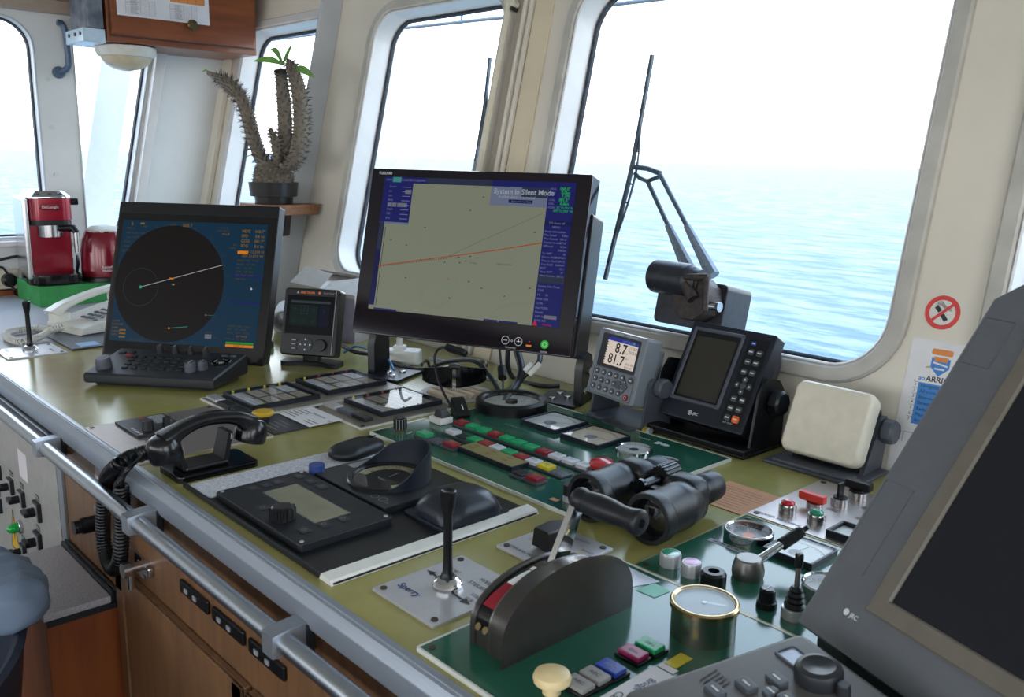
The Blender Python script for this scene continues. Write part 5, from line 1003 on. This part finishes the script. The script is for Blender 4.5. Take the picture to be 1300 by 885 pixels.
def coil(path, R, r, turns):
    P_ = spline(path, 24); L_ = [0]
    for a, b_ in zip(P_, P_[1:]): L_.append(L_[-1] + (b_ - a).length)
    o = []; n = turns * 9; x = None; j = 0
    for i in range(n + 1):
        s_ = L_[-1] * i / n
        while j < len(L_) - 2 and L_[j + 1] < s_: j += 1
        t = (s_ - L_[j]) / max(1e-9, L_[j + 1] - L_[j]); p = P_[j].lerp(P_[j + 1], t); d = (P_[j + 1] - P_[j]).normalized()
        x = d.orthogonal().normalized() if x is None else (x - d * x.dot(d)).normalized(); y = d.cross(x); a = 2 * pi * i / 9
        o.append(p + (x * cos(a) + y * sin(a)) * R)
    return o
k = B('black'); k.T = Matrix.Translation((1.325, -.572, -DZ)); cy_ = .467
cp = [atz(198, 572, .935), atz(172, 578, .925), atz(150, 590, .918), aty(135, 610, cy_), aty(131, 650, cy_), aty(132, 690, cy_), aty(139, 716, cy_ - .004), aty(147, 722, cy_ - .006), aty(153, 705, cy_ - .004), aty(155, 670, cy_), aty(155, 640, cy_), aty(154, 617, cy_)]
k.tube(coil(cp, .0095, .0034, 92), .0036, 5); k.tube(spline([aty(154, 617, cy_), atz(160, 600, .915), atz(180, 580, .930), atz(198, 567, .938)], 8), .0032, 6); k.obj('coiled_cord', HP, smooth=70)
# --- white desk telephone
TP = thing('desk_telephone', 'cream-white push-button desk telephone behind the radar monitor', 'telephone', TR(-2.625, .845, DZ + .006, rz=rad(14)) @ Matrix.Diagonal((1, 1, .74, 1)))
k = B('phone_white'); k.prism([(-.115, 0), (.10, 0), (.115, .075), (.105, .085), (-.11, .025)], -.085, .085, .006, M=TR(0, 0, 0, rz=0) @ Matrix(((0, 0, 1, 0), (1, 0, 0, 0), (0, 1, 0, 0), (0, 0, 0, 1)))); k.obj('body', TP)
SL = TR(0, 0, .057, rx=atan2_ if 0 else math.atan2(.060, .215))
for r_ in range(4):
    for c in range(3): k = B('slate'); k.box((.0 + c * .021, -.055 + r_ * .021, .0055), (.014, .010, .006), .002, M=SL); k.obj('key', TP)
for r_ in range(5): k = B('slate'); k.box((.066, -.06 + r_ * .021, .0055), (.010, .010, .005), .002, M=SL); k.obj('key', TP)
k = B('phone_white'); R_ = []
hp = spline([(-.052, -.115, .060), (-.052, -.08, .088), (-.052, -.02, .112), (-.052, .04, .128), (-.052, .085, .132), (-.052, .105, .118)], 5)
for i, p in enumerate(hp):
    f = i / (len(hp) - 1); e = abs(2 * f - 1); t = (hp[min(i + 1, len(hp) - 1)] - hp[max(i - 1, 0)]).normalized(); up = Vector((1, 0, 0)).cross(t); w_ = .021 + .005 * e ** 2; d_ = .011 + .008 * e ** 3
    R_.append([tuple(p + Vector((1, 0, 0)) * u + up * v) for u, v in rr(2 * w_, 2 * d_, .01, 4)])
k.loft(R_); k.prism(rr(.054, .05, .018, 5, -.052, -.092), .028, .062, .004); k.prism(rr(.054, .05, .018, 5, -.052, .088), .085, .12, .004); k.obj('handset', TP, smooth=50)
k = B('cable_white'); k.T = TP.matrix_world.inverted(); k.tube(coil([atz(80, 414, .935), atz(64, 420, .922), atz(50, 428, .913), atz(30, 434, .911), atz(14, 431, .911), atz(8, 424, .911), atz(24, 419, .911), atz(48, 417, .911), atz(70, 420, .911)], .0075, .003, 62), .0028, 5); k.obj('coiled_cord', TP, smooth=70)
k = B('slate'); k.bx(-2.640, -2.365, .685, .84, .9003, .905, .001); k.m('note_blue').rect(-2.43, -2.38, .71, .76, .9055); tag(k.obj('base_plate'), 'dark grey flat plate lying under the cream-white telephone', 'plate')
bpy.data.objects['base_plate.001' if 'base_plate.001' in bpy.data.objects else 'base_plate'].name = 'telephone_mat'
# --- coffee machine, kettle, green box
GB = thing('crate', 'green painted low wooden box under coffee machine and kettle', 'box', (-3.20, 1.05, DZ))
k = B('box_green'); k.bx(-.14, .115, -.24, .27, 0, .066, .002); k.obj('body', GB)
CO = thing('coffee_machine', 'red and chrome espresso machine with silver side on the green box', 'coffee machine', TR(-3.215, .884, DZ + .066, rz=rad(82)))
k = B('chrome_soft'); k.bx(-.078, -.062, -.10, .15, .02, .275, .004); k.bx(.062, .070, .04, .15, .02, .25, .003); k.obj('side_panel', CO)
k = B('coffee_red'); k.bx(-.062, .066, -.035, .15, .03, .205, .004); k.obj('body', CO)
k = B('coffee_red'); k.prism(rr(.136, .20, .035, 6, .006, .035), .205, .275, .003); k.obj('head', CO)
k = B('chrome'); k.prism(rr(.142, .206, .037, 6, .006, .035), .275, .280, .001); k.loft([[(x, y, z) for x, y in rr(w_, d_, .035, 6, .006, .035)] for w_, d_, z in ((.136, .20, .28), (.105, .16, .298))]); k.m('black')
for x in (-.025, .01, .04): k.cyl(x, -.05, .286, .291, .007, 12, M=TR(0, 0, 0))
k.obj('top', CO)
k = B('black'); k.prism(rr(.13, .10, .03, 6, .006, -.01), .188, .205, .003); k.m('chrome_soft').cyl(.006, -.02, .150, .188, .042, 30); k.obj('brew_group', CO)
k = B('chrome_soft'); k.cyl(0, 0, 0, .065, .0095, 18, M=TR(.072, -.10, .102)); k.m('black'); k.tube([(.01, -.03, .178), (.04, -.06, .178), (.066, -.095, .180), (.072, -.10, .166)], [.012, .010, .012, .010], 12); k.obj('portafilter', CO)
k = B('black_gloss'); k.prism(rr(.15, .24, .03, 6, 0, .02), 0, .03, .004); k.prism(rr(.14, .11, .045, 8, .006, -.085), .008, .036, .004); k.obj('drip_tray', CO)
k = B('black'); k.cyl(0, 0, 0, .022, .011, 16, M=TR(.074, -.02, .262, ry=pi / 2)); k.m('chrome').cyl(0, 0, 0, .010, .008, 14, M=TR(.08, -.02, .262, ry=pi / 2)); k.obj('steam_knob', CO)
k = B('chrome'); k.prism(rr(.060, .019, .0095, 5), 0, .002, M=TR(.006, -.0655, .247, rx=pi / 2)); k.m('coffee_red').prism(rr(.054, .014, .007, 5), .002, .0024, M=TR(.006, -.0655, .247, rx=pi / 2)); k.m('white_mark').text("De'Longhi", .012, .006, .2435, .0682, 'C', M=Matrix(((1, 0, 0, 0), (0, 0, -1, 0), (0, 1, 0, 0), (0, 0, 0, 1)))); k.obj('badge', CO)
KE = thing('kettle', 'dark red jug kettle behind the radar monitor', 'kettle', (-3.15, 1.042, DZ + .066))
k = B('kettle_red'); k.lathe([(.078, .018), (.0785, .03), (.076, .09), (.070, .135), (.062, .160), (.056, .168)], 40); k.obj('body', KE)
k = B('black'); k.lathe([(.080, 0), (.080, .012), (.077, .018), (0, .018)], 36); k.obj('base', KE)
k = B('white_plastic'); k.lathe([(.056, .166), (.055, .172), (.040, .181), (.015, .186), (0, .187)], 32); k.m('chrome').ring(0, 0, .164, .168, .059, .050, 36, .001); k.obj('lid', KE)
k = B('black'); k.tube(spline([(0, .068, .15), (0, .105, .155), (0, .118, .12), (0, .112, .06), (0, .08, .04)], 6), .010, 10); k.obj('handle', KE)
k = B('white_mark'); Mk = TR(0, 0, 0, rz=rad(52)) ; k.text('Russell', .012, 0, 0, 0, 'C', M=TR(.0755, -.022, .048, rz=rad(-16)) @ FR((0, 0, 0), 90)); k.text('Hobbs', .012, 0, 0, 0, 'C', M=TR(.0765, -.022, .036, rz=rad(-16)) @ FR((0, 0, 0), 90)); k.obj('lettering', KE)
# socket and plugs on the side wall
SO = thing('wall_socket', 'cream double wall socket under the side window sill', 'socket', (X0, .79, .96))
k = B('socket_cream'); k.bx(0, .012, -.05, .045, -.045, .03, .003); k.obj('plate', SO)
PL = thing('power_plug', 'black power plug with cable in the cream wall socket', 'plug', (X0 + .012, .80, .955))
k = B('black'); k.lathe([(.022, 0), (.024, .008), (.022, .03), (.014, .036), (0, .036)], 22, TR(0, 0, 0, ry=pi / 2)); k.obj('plug', PL)
k = B('black'); k.tube(spline([(.03, .0, -.01), (.04, .005, -.03), (.035, .015, -.05), (.025, .06, -.047)], 8), .0045, 8); k.obj('cable', PL)
k = B('cable_black'); k.tube(spline([(X0 + .01, .70, 1.0), (X0 + .02, .76, 1.02), (X0 + .03, .84, 1.035), (X0 + .03, .9, 1.02)], 8), .005, 8); k.tube(spline([(X0 + .015, .74, .985), (X0 + .02, .78, 1.0), (X0 + .02, .80, .975)], 8), .004, 8)
tag(k.obj('cable'), 'black cable looping above the cream wall socket', 'cable')
k = B('cable_black'); k.tube(spline([tuple(atx(98, 325, -3.2)), tuple(atx(99, 335, -3.16)), tuple(atx(97, 346, -3.2)), tuple(atx(92, 342, -3.22)), tuple(atx(91, 328, -3.22))], 6), .005, 8)
tag(k.obj('cable'), 'black flex loop between coffee machine and kettle', 'cable')
# window dog handle on the mullion
HK = thing('window_hook', 'blue-grey curved lever handle on the side window mullion', 'handle', SW @ TR(1.02, 1.655, 0))
k = B('hook_blue'); k.lathe([(.020, 0), (.020, .012), (.016, .018), (0, .018)], 22); k.obj('hub', HK)
k = B('hook_blue'); k.tube(spline([(0, 0, .014), (.020, .012, .024), (.028, .035, .028), (.026, .09, .03), (.024, .135, .03), (.016, .158, .03), (.0, .162, .03)], 6), [.014] * 6 + [.013] * 8 + [.010] * 10 + [.008] * 13 if 0 else .010, 12); k.obj('lever', HK)
# --- hanging cabinet with notice, lamp, leaflet holder
CX = -3.15; CZ = atx(137, 52, CX).z; Y0c = atx(137, 52, CX).y; Y1c = atx(326, 68, CX).y
CA = thing('wall_cabinet', 'reddish wooden wall cabinet hung high in the window corner', 'cabinet', (CX, Y0c, CZ)); Lc = Y1c - Y0c
k = B('wood_red'); k.bx(X0 - CX + .002, 0, 0, Lc, 0, .29, .002); k.m('screw'); k.bx(0, .0006, .008, Lc - .008, .017, .0205); k.bx(0, .0006, .008, .0105, .017, .28); k.bx(0, .0006, Lc - .0105, Lc - .008, .017, .28); k.obj('body', CA)
k = B('wood_red'); k.bx(0, .012, .012, Lc - .012, .022, .28, .002); k.obj('door', CA)
p = atx(240, 33, CX); k = B('bronze'); k.lathe([(.008, .012), (.0075, .022), (.017, .026), (.0185, .032), (.015, .037), (0, .038)], 24, TR(0, p.y - Y0c, p.z - CZ, ry=pi / 2)); dk = k.obj('knob', CA.children[1])
p0 = atx(147, 20, CX); p1 = atx(264, 33, CX)
NO = thing('notice', 'white printed notice with orange table pinned on the wooden cabinet door', 'notice', FR((CX + .0125, 0, 0), 90))
k = B('paper'); k.bx(p0.y, p1.y, p1.z, p1.z + .12, 0, .001); k.obj('sheet', NO); yA, zA, wA = p0.y, p1.z, p1.y - p0.y
k = B('poster_orange'); k.rect(yA + wA * .57, yA + wA * .95, zA + .062, zA + .085, .0013); k.rect(yA + wA * .1, yA + wA * .5, zA + .070, zA + .085, .0013); k.m('ink')
for u in (.57, .665, .76, .855, .95): k.rect(yA + wA * u - .0005, yA + wA * u + .0005, zA + .062, zA + .085, .0015)
k.m('ink_grey')
for (u0, u1) in ((.09, .40), (.56, .86)):
    for j in range(11): k.rect(yA + wA * u0, yA + wA * u1, zA + .008 + j * .0047, zA + .0086 + j * .0047, .0015)
    for u in (0, .5, .8, 1): x = yA + wA * (u0 + (u1 - u0) * u); k.rect(x - .0004, x + .0004, zA + .008, zA + .055, .0015)
    for j in range(10): k.rect(yA + wA * (u0 + .05), yA + wA * (u0 + .05 + .06 + .03 * random.random()), zA + .0098 + j * .0047, zA + .0112 + j * .0047, .0016)
k.obj('printing', NO)
LH = thing('leaflet_holder', 'clear leaflet holder with blue rim on the end of the wooden cabinet', 'holder', (CX, Y0c - .002, CZ))
k = B('acrylic_blue'); k.bx(X0 - CX + .10, .0, -.075, -.005, -.008, .035, .002); k.obj('tray', LH); k = B('acrylic_dark'); k.bx(X0 - CX + .10, .0, -.055, -.008, .036, .27, .002); k.obj('leaflets', LH)
for u in (.02, .07, .13): k = B('screw'); k.cyl(0, 0, 0, .004, .006, 10, M=TR(-u, -.075, .018, rx=pi / 2)); k.obj('screw', LH)
LA = thing('dome_lamp', 'white-rimmed dome lamp fixed under the wooden cabinet', 'lamp', (-3.27, atz(163, 60, CZ).y + .0, CZ)); LA.location = atx(159, 56, -3.26); LA.location.z = CZ
k = B('lamp_white'); k.lathe([(.088, 0), (.098, -.004), (.098, -.020), (.090, -.036), (.082, -.038)], 40); k.obj('rim', LA); k = B('lamp_dome'); k.lathe([(.084, -.030), (.080, -.045), (.066, -.062), (.042, -.075), (.015, -.081), (0, -.082)], 36); k.obj('dome', LA)
# --- plant on its shelf
SHX = -2.64; sc_ = aty(352, 259, 1.40); zS = sc_.z
SH = thing('plant_shelf', 'small wooden shelf with a hole carrying the cactus pot', 'shelf', (sc_.x, 1.42, zS))
k = B('shelf_wood'); V, F = holed(rr(.182, .19, .004, 2, -.019, 0), [[(.062 * cos(2 * pi * i / 30) - .02, .062 * sin(2 * pi * i / 30) - .02) for i in range(30)]], -.010, 0); k.add(V, F); k.obj('board', SH)
k = B('shelf_wood'); k.bx(.038, .070, -.09, .085, -.032, -.010, .001); k.obj('bracket', SH)
PX, PY = sc_.x - .02, 1.40
PO = thing('potted_cactus', 'tall spiny cactus-like plant in a black pot on the window shelf', 'plant', (PX, PY, zS))
k = B('pot_black'); k.lathe([(.045, -.10), (.055, -.02), (.058, .0), (.060, .022), (.073, .024), (.077, .064), (.078, .068), (.073, .068), (.069, .052), (0, .052)], 36); k.obj('pot', PO)
k = B('soil'); k.disc(0, 0, .069, .055, 28); k.obj('soil', PO)
def stem(path, rads, name, sp=230, seed=1):
    rnd = random.Random(seed); P_ = spline(path, 10); n = len(P_); rs = [rads[0] + 0 * i for i in range(n)]
    rs = []
    for i in range(n):
        f = i / (n - 1) * (len(rads) - 1); j = min(int(f), len(rads) - 2); rs.append(rads[j] + (rads[j + 1] - rads[j]) * (f - j))
    k = B('cactus'); k.tube(P_, rs, 14)
    for s_ in range(sp):
        u = (s_ + .5) / sp * (n - 2) * .94; i = int(u); p = P_[i].lerp(P_[i + 1], u - i); t = (P_[i + 1] - P_[i]).normalized(); a = s_ * 2.39996
        x = t.orthogonal().normalized(); y = t.cross(x); d = (x * cos(a) + y * sin(a)); r = rs[i]; b0 = p + d * r * .93
        k.m('cactus').lathe([(r * .20, 0), (r * .13, r * .15), (0, r * .2)], 6, ALONG(b0, b0 + d))
        for e in range(3): q = b0 + (d * .8 + Vector((rnd.uniform(-.7, .7), rnd.uniform(-.7, .7), rnd.uniform(-.4, .9))) * .6).normalized() * (.013 + .008 * rnd.random()); k.m('spine').rod(b0, q, .0011, 3, r2=.0003)
    return k.obj(name, PO, smooth=60)
PXW = Vector((PX, PY, zS))
def rel(px, py, dy=0): return aty(px, py, PY + dy) - PXW
stem([(0, 0, .045), (0, 0, .07), (0, 0, .105), (.0, 0, .13)], [.050, .058, .052, .034], 'trunk', 150, 2)
stem([rel(343, 214), rel(331, 200), rel(321, 172), rel(313, 142), rel(302, 118), rel(287, 104), rel(265, 93)], [.022, .022, .022, .022, .021, .019, .008], 'stem', 260, 3)
stem([rel(355, 210, .02), rel(361, 190, .03), rel(362, 160, .03), rel(360, 125, .03), rel(357.3, 98, .03), rel(356.8, 91, .03), rel(356.5, 86, .03)], [.022, .022, .022, .021, .017, .011, .003], 'stem', 220, 4)
stem([rel(362, 212), rel(375, 200), rel(381, 172), rel(382, 142), rel(378, 110), rel(370, 86), rel(365, 75)], [.020, .022, .022, .022, .021, .017, .004], 'stem', 260, 5)
stem([rel(352, 206, -.03), rel(351, 190, -.035), rel(347, 173, -.035), rel(343, 164, -.035)], [.014, .014, .011, .006], 'stem', 80, 6)
def leaf(p, q, w_, bend):
    k = B('leaf'); p, q = Vector(p), Vector(q); n = 10; d = q - p; sd = d.cross(Vector((0, -1, .3))).normalized(); V = []
    for i in range(n + 1):
        t = i / n; c = p + d * t + Vector((0, 0, bend)) * sin(pi * t); w2 = w_ * sin(pi * min(1, t * .92 + .06)) ** .8
        for s_ in (-1, -.0, 1): V.append(tuple(c + sd * w2 * s_ + Vector((0, -.0, .25 * w2 * abs(s_)))))
    F = []
    for i in range(n):
        for j in range(2): F.append([i * 3 + j, i * 3 + j + 1, i * 3 + j + 4, i * 3 + j + 3])
    k.add(V, F); k.add([(v[0], v[1] + .001, v[2]) for v in V], [f[::-1] for f in F]); return k.obj('leaf', PO, smooth=80)
tp = rel(363, 76)
tq = rel(359, 82); leaf(tq, rel(370, 57, .02), .011, .0); leaf(tq, rel(343, 63, .02), .009, .014); leaf(tq, rel(322, 78, -.03), .010, .008); leaf(rel(374, 86), rel(398, 98, -.02), .011, .004)
leaf(rel(266, 93), rel(256, 92, -.02), .003, .008)
# --- carton and paper roll behind the small display
KA = thing('carton', 'crumpled white and lilac cardboard carton behind the small square display', 'carton', TR(-2.15, 1.335, DZ, rz=rad(20)))
k = B('cardboard'); k.loft([[(-.11, -.08, 0), (.11, -.08, 0), (.11, .08, 0), (-.11, .08, 0)], [(-.108, -.082, .15), (.112, -.078, .13), (.108, .078, .14), (-.11, .08, .16)]]); k.m('box_lilac').loft([[(-.111, -.083, .002), (.112, -.082, .002), (.1, -.0825, .002), (-.1, -.0825, .002)], [(-.109, -.0835, .135), (.113, -.0795, .120), (.1, -.080, .120), (-.1, -.083, .135)]], caps=False)
k.m('box_teal').poly([(-.02, .03), (.0, .03), (-.04, .128), (-.06, .13)], 0, M=TR(0, -.0845, 0, rx=pi / 2) @ TR(0, 0, .0)); k.obj('body', KA)
k = B('cardboard'); k.loft([[(-.108, -.082, .150), (-.005, -.08, .142), (-.005, -.079, .142), (-.108, -.081, .15)], [(-.10, -.02, .19), (.0, -.03, .175), (.0, -.029, .175), (-.10, -.019, .19)]]); k.loft([[(.005, -.08, .14), (.112, -.078, .13), (.112, -.077, .13), (.005, -.079, .14)], [(.0, -.03, .155), (.105, .03, .172), (.105, .031, .172), (.0, -.029, .155)]]); k.loft([[(-.108, .078, .155), (.108, .078, .14), (.108, .079, .14), (-.108, .079, .155)], [(-.09, .02, .178), (.10, .03, .165), (.10, .031, .165), (-.09, .021, .178)]]); k.obj('flap', KA)
PR = B('paper'); p = atz(359, 409, .932); pm = TR(p.x, p.y, .932, rz=rad(58), rx=pi / 2); PR.ring(0, 0, -.20, 0, .032, .026, 28, .001, M=pm @ TR(0, 0, 0)); tag(PR.obj('paper_roll'), 'white paper roll lying between radar monitor and carton', 'paper roll')
# --- vent, sunglasses, plug, cables
VE = thing('air_vent', 'round air vent with curved louvres set in the desk under the chart monitor', 'vent', (-1.440, 1.180, DZ))
k = B('vent_grey'); k.ring(0, 0, 0, .004, .078, .060, 44, .001); k.obj('ring', VE)
for i in range(5):
    y = -.044 + i * .022; L = (.058 ** 2 - y * y) ** .5; k = B('tan'); k.prism([(-.012, 0), (.010, 0), (.004, .012), (-.004, .010)], -L, L, .001, M=Matrix(((0, 0, 1, 0), (1, 0, 0, y), (0, 1, 0, 0), (0, 0, 0, 1)))); k.obj('louvre', VE)
SG = thing('sunglasses', 'black wraparound sunglasses resting on the round air vent', 'sunglasses', TR(-1.430, 1.165, DZ + .012, rz=rad(50)) @ Matrix.Diagonal((1, 1, 1.4, 1)))
for s in (-1, 1):
    k = B('black_gloss'); R_ = []
    for i in range(9):
        a = s * (3 + 67 * i / 8); a = rad(a); h1 = .040 - .010 * (i / 8); x, y = .072 * sin(a), -.055 * cos(a) + .055
        R_.append([(x, y, .004 + .006 * (i / 8)), (x * 1.02, y - .002, .004 + .006 * i / 8), (x * 1.03, y - .004, h1), (x * 1.0, y - .001, h1)])
    k.loft(R_); k.obj('lens', SG)
    k = B('black'); k.tube(spline([(s * .070, .036, .034), (s * .068, .08, .032), (s * .062, .12, .026), (s * .058, .14, .012)], 6), .003, 8); k.obj('temple', SG)
k = B('black'); k.tube([(-.011, .0, .036), (0, -.003, .038), (.011, .0, .036)], .004, 8); k.obj('bridge', SG)
WP = thing('plug_adapter', 'white mains plug adapter on the desk under the chart monitor', 'plug', TR(-1.745, 1.262, DZ, rz=rad(40)))
k = B('white_plastic'); k.prism(rr(.085, .05, .010, 4), 0, .036, .006, bot=.003); k.prism(rr(.03, .03, .006, 4, -.01, 0), .036, .046, .004); k.obj('body', WP); k = B('cable_white'); k.lathe([(.009, .044), (.007, .07), (.0045, .072)], 14, TR(-.01, 0, 0)); k.tube(spline([(-.01, 0, .07), (-.012, .01, .10), (-.01, .04, .13), (0, .07, .13)], 6), .0035, 8); k.obj('cable', WP)
def cable(pts, r, m_, label, nm='cable'):
    k = B(m_); k.tube(spline(pts, 8), r, 8); return tag(k.obj(nm, smooth=70), label, 'cable', 'cables behind the chart monitor')
zc = .9
cable([atz(436, 440, .93), atz(452, 447, .925), atz(480, 452, .91), atz(520, 468, .907), atz(560, 470, .907), atz(585, 480, .905)], .0055, 'cable_black', 'black cable running left from the small display to the vent')
cable([atz(436, 448, .915), atz(455, 440, .93), atz(490, 455, .93), atz(500, 470, .92)], .003, 'cable_blue', 'thin blue cable behind the chart monitor foot')
cable([aty(655, 440, 1.33), aty(662, 470, 1.30), aty(655, 490, 1.27), atz(640, 512, .91)], .009, 'cable_black', 'thickest black cable hanging from the chart monitor to the dial')
cable([aty(645, 445, 1.36), aty(645, 465, 1.36), aty(655, 482, 1.37), atz(690, 490, .906), atz(710, 490, .906)], .0055, 'cable_black', 'black cable looping right behind the chart monitor to its foot')
cable([aty(686, 448, 1.36), aty(683, 462, 1.33), aty(665, 478, 1.30), aty(648, 495, 1.27), atz(643, 508, .905)], .006, 'cable_black', 'black cable with white tags under the chart monitor')
cable([aty(634, 440, 1.32), aty(636, 460, 1.31), aty(638, 480, 1.29), atz(638, 505, .905)], .0028, 'cable_black', 'thin straight black cable with ferrite bead')
cable([aty(540, 470, 1.27), aty(565, 460, 1.27), aty(600, 458, 1.27), aty(620, 475, 1.27), aty(635, 500, 1.255), atz(640, 512, .905)], .005, 'cable_black', 'black cable arching over the sunglasses')
cable([atz(545, 456, .915), atz(575, 462, .91), atz(605, 478, .907), atz(630, 484, .907)], .005, 'cable_grey', 'grey cable on the desk behind the sunglasses')
k = B('cable_black'); p, q = aty(637, 467, 1.305), aty(638, 480, 1.29); k.rod(p, q, .010, 16); tag(k.obj('ferrite_bead'), 'black ferrite bead on the thin hanging cable', 'bead')
k = B('white_plastic'); 
for a_, b_ in (((675, 462), (666, 472)), ((686, 462), (672, 476))): k.rod(aty(*a_, 1.318), aty(*b_, 1.30), .0066, 10)
tag(k.obj('cable_tag'), 'white tags wrapped on the hanging black cable', 'tag')
k = B('cable_yellow'); k.tube(spline([aty(842, 508, 1.40), aty(832, 522, 1.37), atz(822, 538, .908), atz(816, 549, .904)], 8), .0035, 8); tag(k.obj('cable', smooth=70), 'yellow-green wire between the grey keypad unit and dark receiver', 'cable')
for i, (dx, m_) in enumerate(((5, 'cable_white'), (10, 'cable_grey'))):
    k = B(m_); k.tube(spline([aty(842 + dx, 508, 1.40), aty(832 + dx, 522, 1.37), atz(822 + dx, 538, .907), atz(816 + dx, 549, .904)], 8), .0035, 8); tag(k.obj('cable', smooth=70), ('white wire beside the yellow-green wire', 'grey wire nearest the dark receiver foot')[i], 'cable')
# --- wipers
WM = thing('wiper_motor', 'dark wiper motor with gearbox mounted on the big front window', 'motor', WALLM @ TR(0, 0, 0))
iv = (WALLM).inverted()
def wl(px, py, d): return iv @ onwall(px, py, d)
c0, c1 = wl(832, 350, -.07), wl(905, 362, -.07)
k = B('motor_grey'); M_ = ALONG(c0, c1); L_ = (c1 - c0).length; k.lathe([(.015, -.003), (.032, 0), (.034, .005), (.034, L_ * .62), (.028, L_ * .68), (.026, L_ * .8)], 28, M_); k.obj('motor', WM)
k = B('rusty'); k.lathe([(.026, L_ * .6), (.030, L_ * .68), (.020, L_ * .82), (0, L_ * .84)], 12, M_); g0 = wl(884, 380, -.06); k.cyl(0, 0, -.024, .024, .045, 10, .004, M=TR(*g0)); k.rod(wl(862, 352, -.095), wl(900, 352, -.095), .007); k.rod(wl(897, 352, -.10), wl(895, 395, -.10), .006); k.rod(wl(870, 360, -.09), wl(880, 380, -.09), .012); k.m('chrome_soft').rod(wl(898, 388, -.07), wl(914, 390, -.07), .010); k.obj('gearbox', WM)
k = B('motor_grey'); a, b_ = wl(832, 395, -.0), wl(943, 385, -.0); k.prism(rr(.165, .095, .012, 4, (a.x + b_.x) / 2 + .004, a.y + .026), -.052, .035, .003); k.obj('mounting_box', WM)
def wiper(name, label, blade, arms, pivot, d, r, group):
    t = thing(name, label, 'wiper', WALLM, group)
    k = B('wiper_metal'); P_ = spline([wl(*p, d) for p in blade], 6); k.tube(P_, .0065, 6); k.obj('blade', t)
    k = B('wiper_metal'); n = len(P_); i0, i1 = int(n * .22), int(n * .82); off = Vector((.016, .0, 0))
    Q = [P_[i] + off * sin(pi * (i - i0) / (i1 - i0)) for i in range(i0, i1 + 1)]; k.tube(Q, .0030, 6)
    for i in range(i0 + 2, i1 - 1, 2): k.rod(P_[i], Q[i - i0], .0022, 6)
    k.obj('frame', t)
    for j, (A, B_) in enumerate(arms):
        k = B('wiper_arm'); a, b_ = wl(*A, d), wl(*B_, d + .01); m_ = a.lerp(b_, .52); k.m('wiper_metal').rod(a, m_, .0055, 8); k.m('wiper_arm').rod(m_, b_, .008, 8, r2=.016); k.obj('arm', t)
    return t
w1 = wiper('window_wiper', 'wiper with two arms on the big window above the motor', [(828, 70), (812, 160), (800, 222), (783, 292), (768, 355)], [((822, 230), (873, 340)), ((838, 222), (905, 350))], None, .10, 0, 'window wipers outside')
k = B('wiper_metal'); k.tube([wl(806, 212, .10), wl(822, 214, .10), wl(838, 220, .10)], .006, 8); k.tube([wl(806, 220, .10), wl(812, 226, .10), wl(822, 230, .10), wl(838, 224, .10)], .005, 8); k.obj('link', w1)
w2 = wiper('window_wiper', 'wiper seen at the right edge of the middle window', [(622, 74), (616, 130), (609, 175), (604, 205)], [((617, 140), (600, 240))], None, .12, 0, 'window wipers outside')
# --- sign and poster
NS = thing('no_smoking_sign', 'round red and white no smoking sign right of the big window', 'sign', WALLM @ TR(*(iv @ onwall(1197, 397))))
k = B('white_plastic'); k.cyl(0, 0, 0, .0015, .0285, 40); k.m('sign_red').circle(0, 0, .0245, .0075, .0019, 48); k.m('ink'); k.line(-.012, .008, -.004, .001, .007, .0018, M=TR(0, 0, 0, rz=rad(-5))); k.line(-.002, -.001, .009, -.012, .007, .0018, M=TR(0, 0, 0, rz=rad(-5)))
for j in range(3): k.pline([(-.012 + .001 * j, .010 + j * .0025), (-.004, .013 + j * .0025), (.004, .006 + j * .0022), (.014, .004 + j * .0025)], .0009, .0018)
k.m('sign_red').line(-.0175, -.0175, .0175, .0175, .005, .0021); k.obj('disc', NS)
a0 = iv @ onwall(1160, 428); a1 = iv @ onwall(1130, 570)
AR = thing('poster', 'white arrival checklist poster with crest under the no smoking sign', 'poster', WALLM @ TR(a0.x, a0.y, 0)); ph = a0.y - a1.y
k = B('paper'); k.bx(0, .16, -.27, 0, .0, .0012); k.obj('sheet', AR)
k = B('poster_orange'); k.prism(rr(.034, .010, .003, 3, .052, -.018), .0012, .0014); k.poly([(.040, -.026), (.064, -.026), (.062, -.034), (.042, -.034)], .0015); k.m('poster_blue').poly([(.037, -.028), (.067, -.028), (.067, -.044), (.052, -.058), (.037, -.044)], .0014); k.m('paper').line(.040, -.036, .064, -.040, .003, .0016); k.line(.044, -.046, .060, -.046, .003, .0016); k.m('tan').line(.030, -.046, .038, -.044, .003, .0015); k.obj('crest', AR)
k = B('poster_blue'); k.rect(.024, .15, -.142, -.072, .0014); k.m('ink'); k.text('ARRIVAL', .013, .034, -.068, .0014, bold=.02); k.m('poster_blue').text('ao', .011, .022, -.068, .0014, bold=.02); k.m('ink')
for i, t in enumerate(('Navigational', 'All comms', 'Steering', 'Bowthruster', 'Radar', 'Manoeuvre', 'Anchors')): k.text(t, .008, .028, -.079 - i * .0098, .0017); k.text(str(i + 1), .007, .0175, -.079 - i * .0098, .0014); k.line(.016, -.0725 - i * .0098, .024, -.0725 - i * .0098, .0005, .0015)
k.m('ink_grey').pline([(.016, -.175), (.016, -.158), (.10, -.155)], .0008, .0014); k.obj('printing', AR)
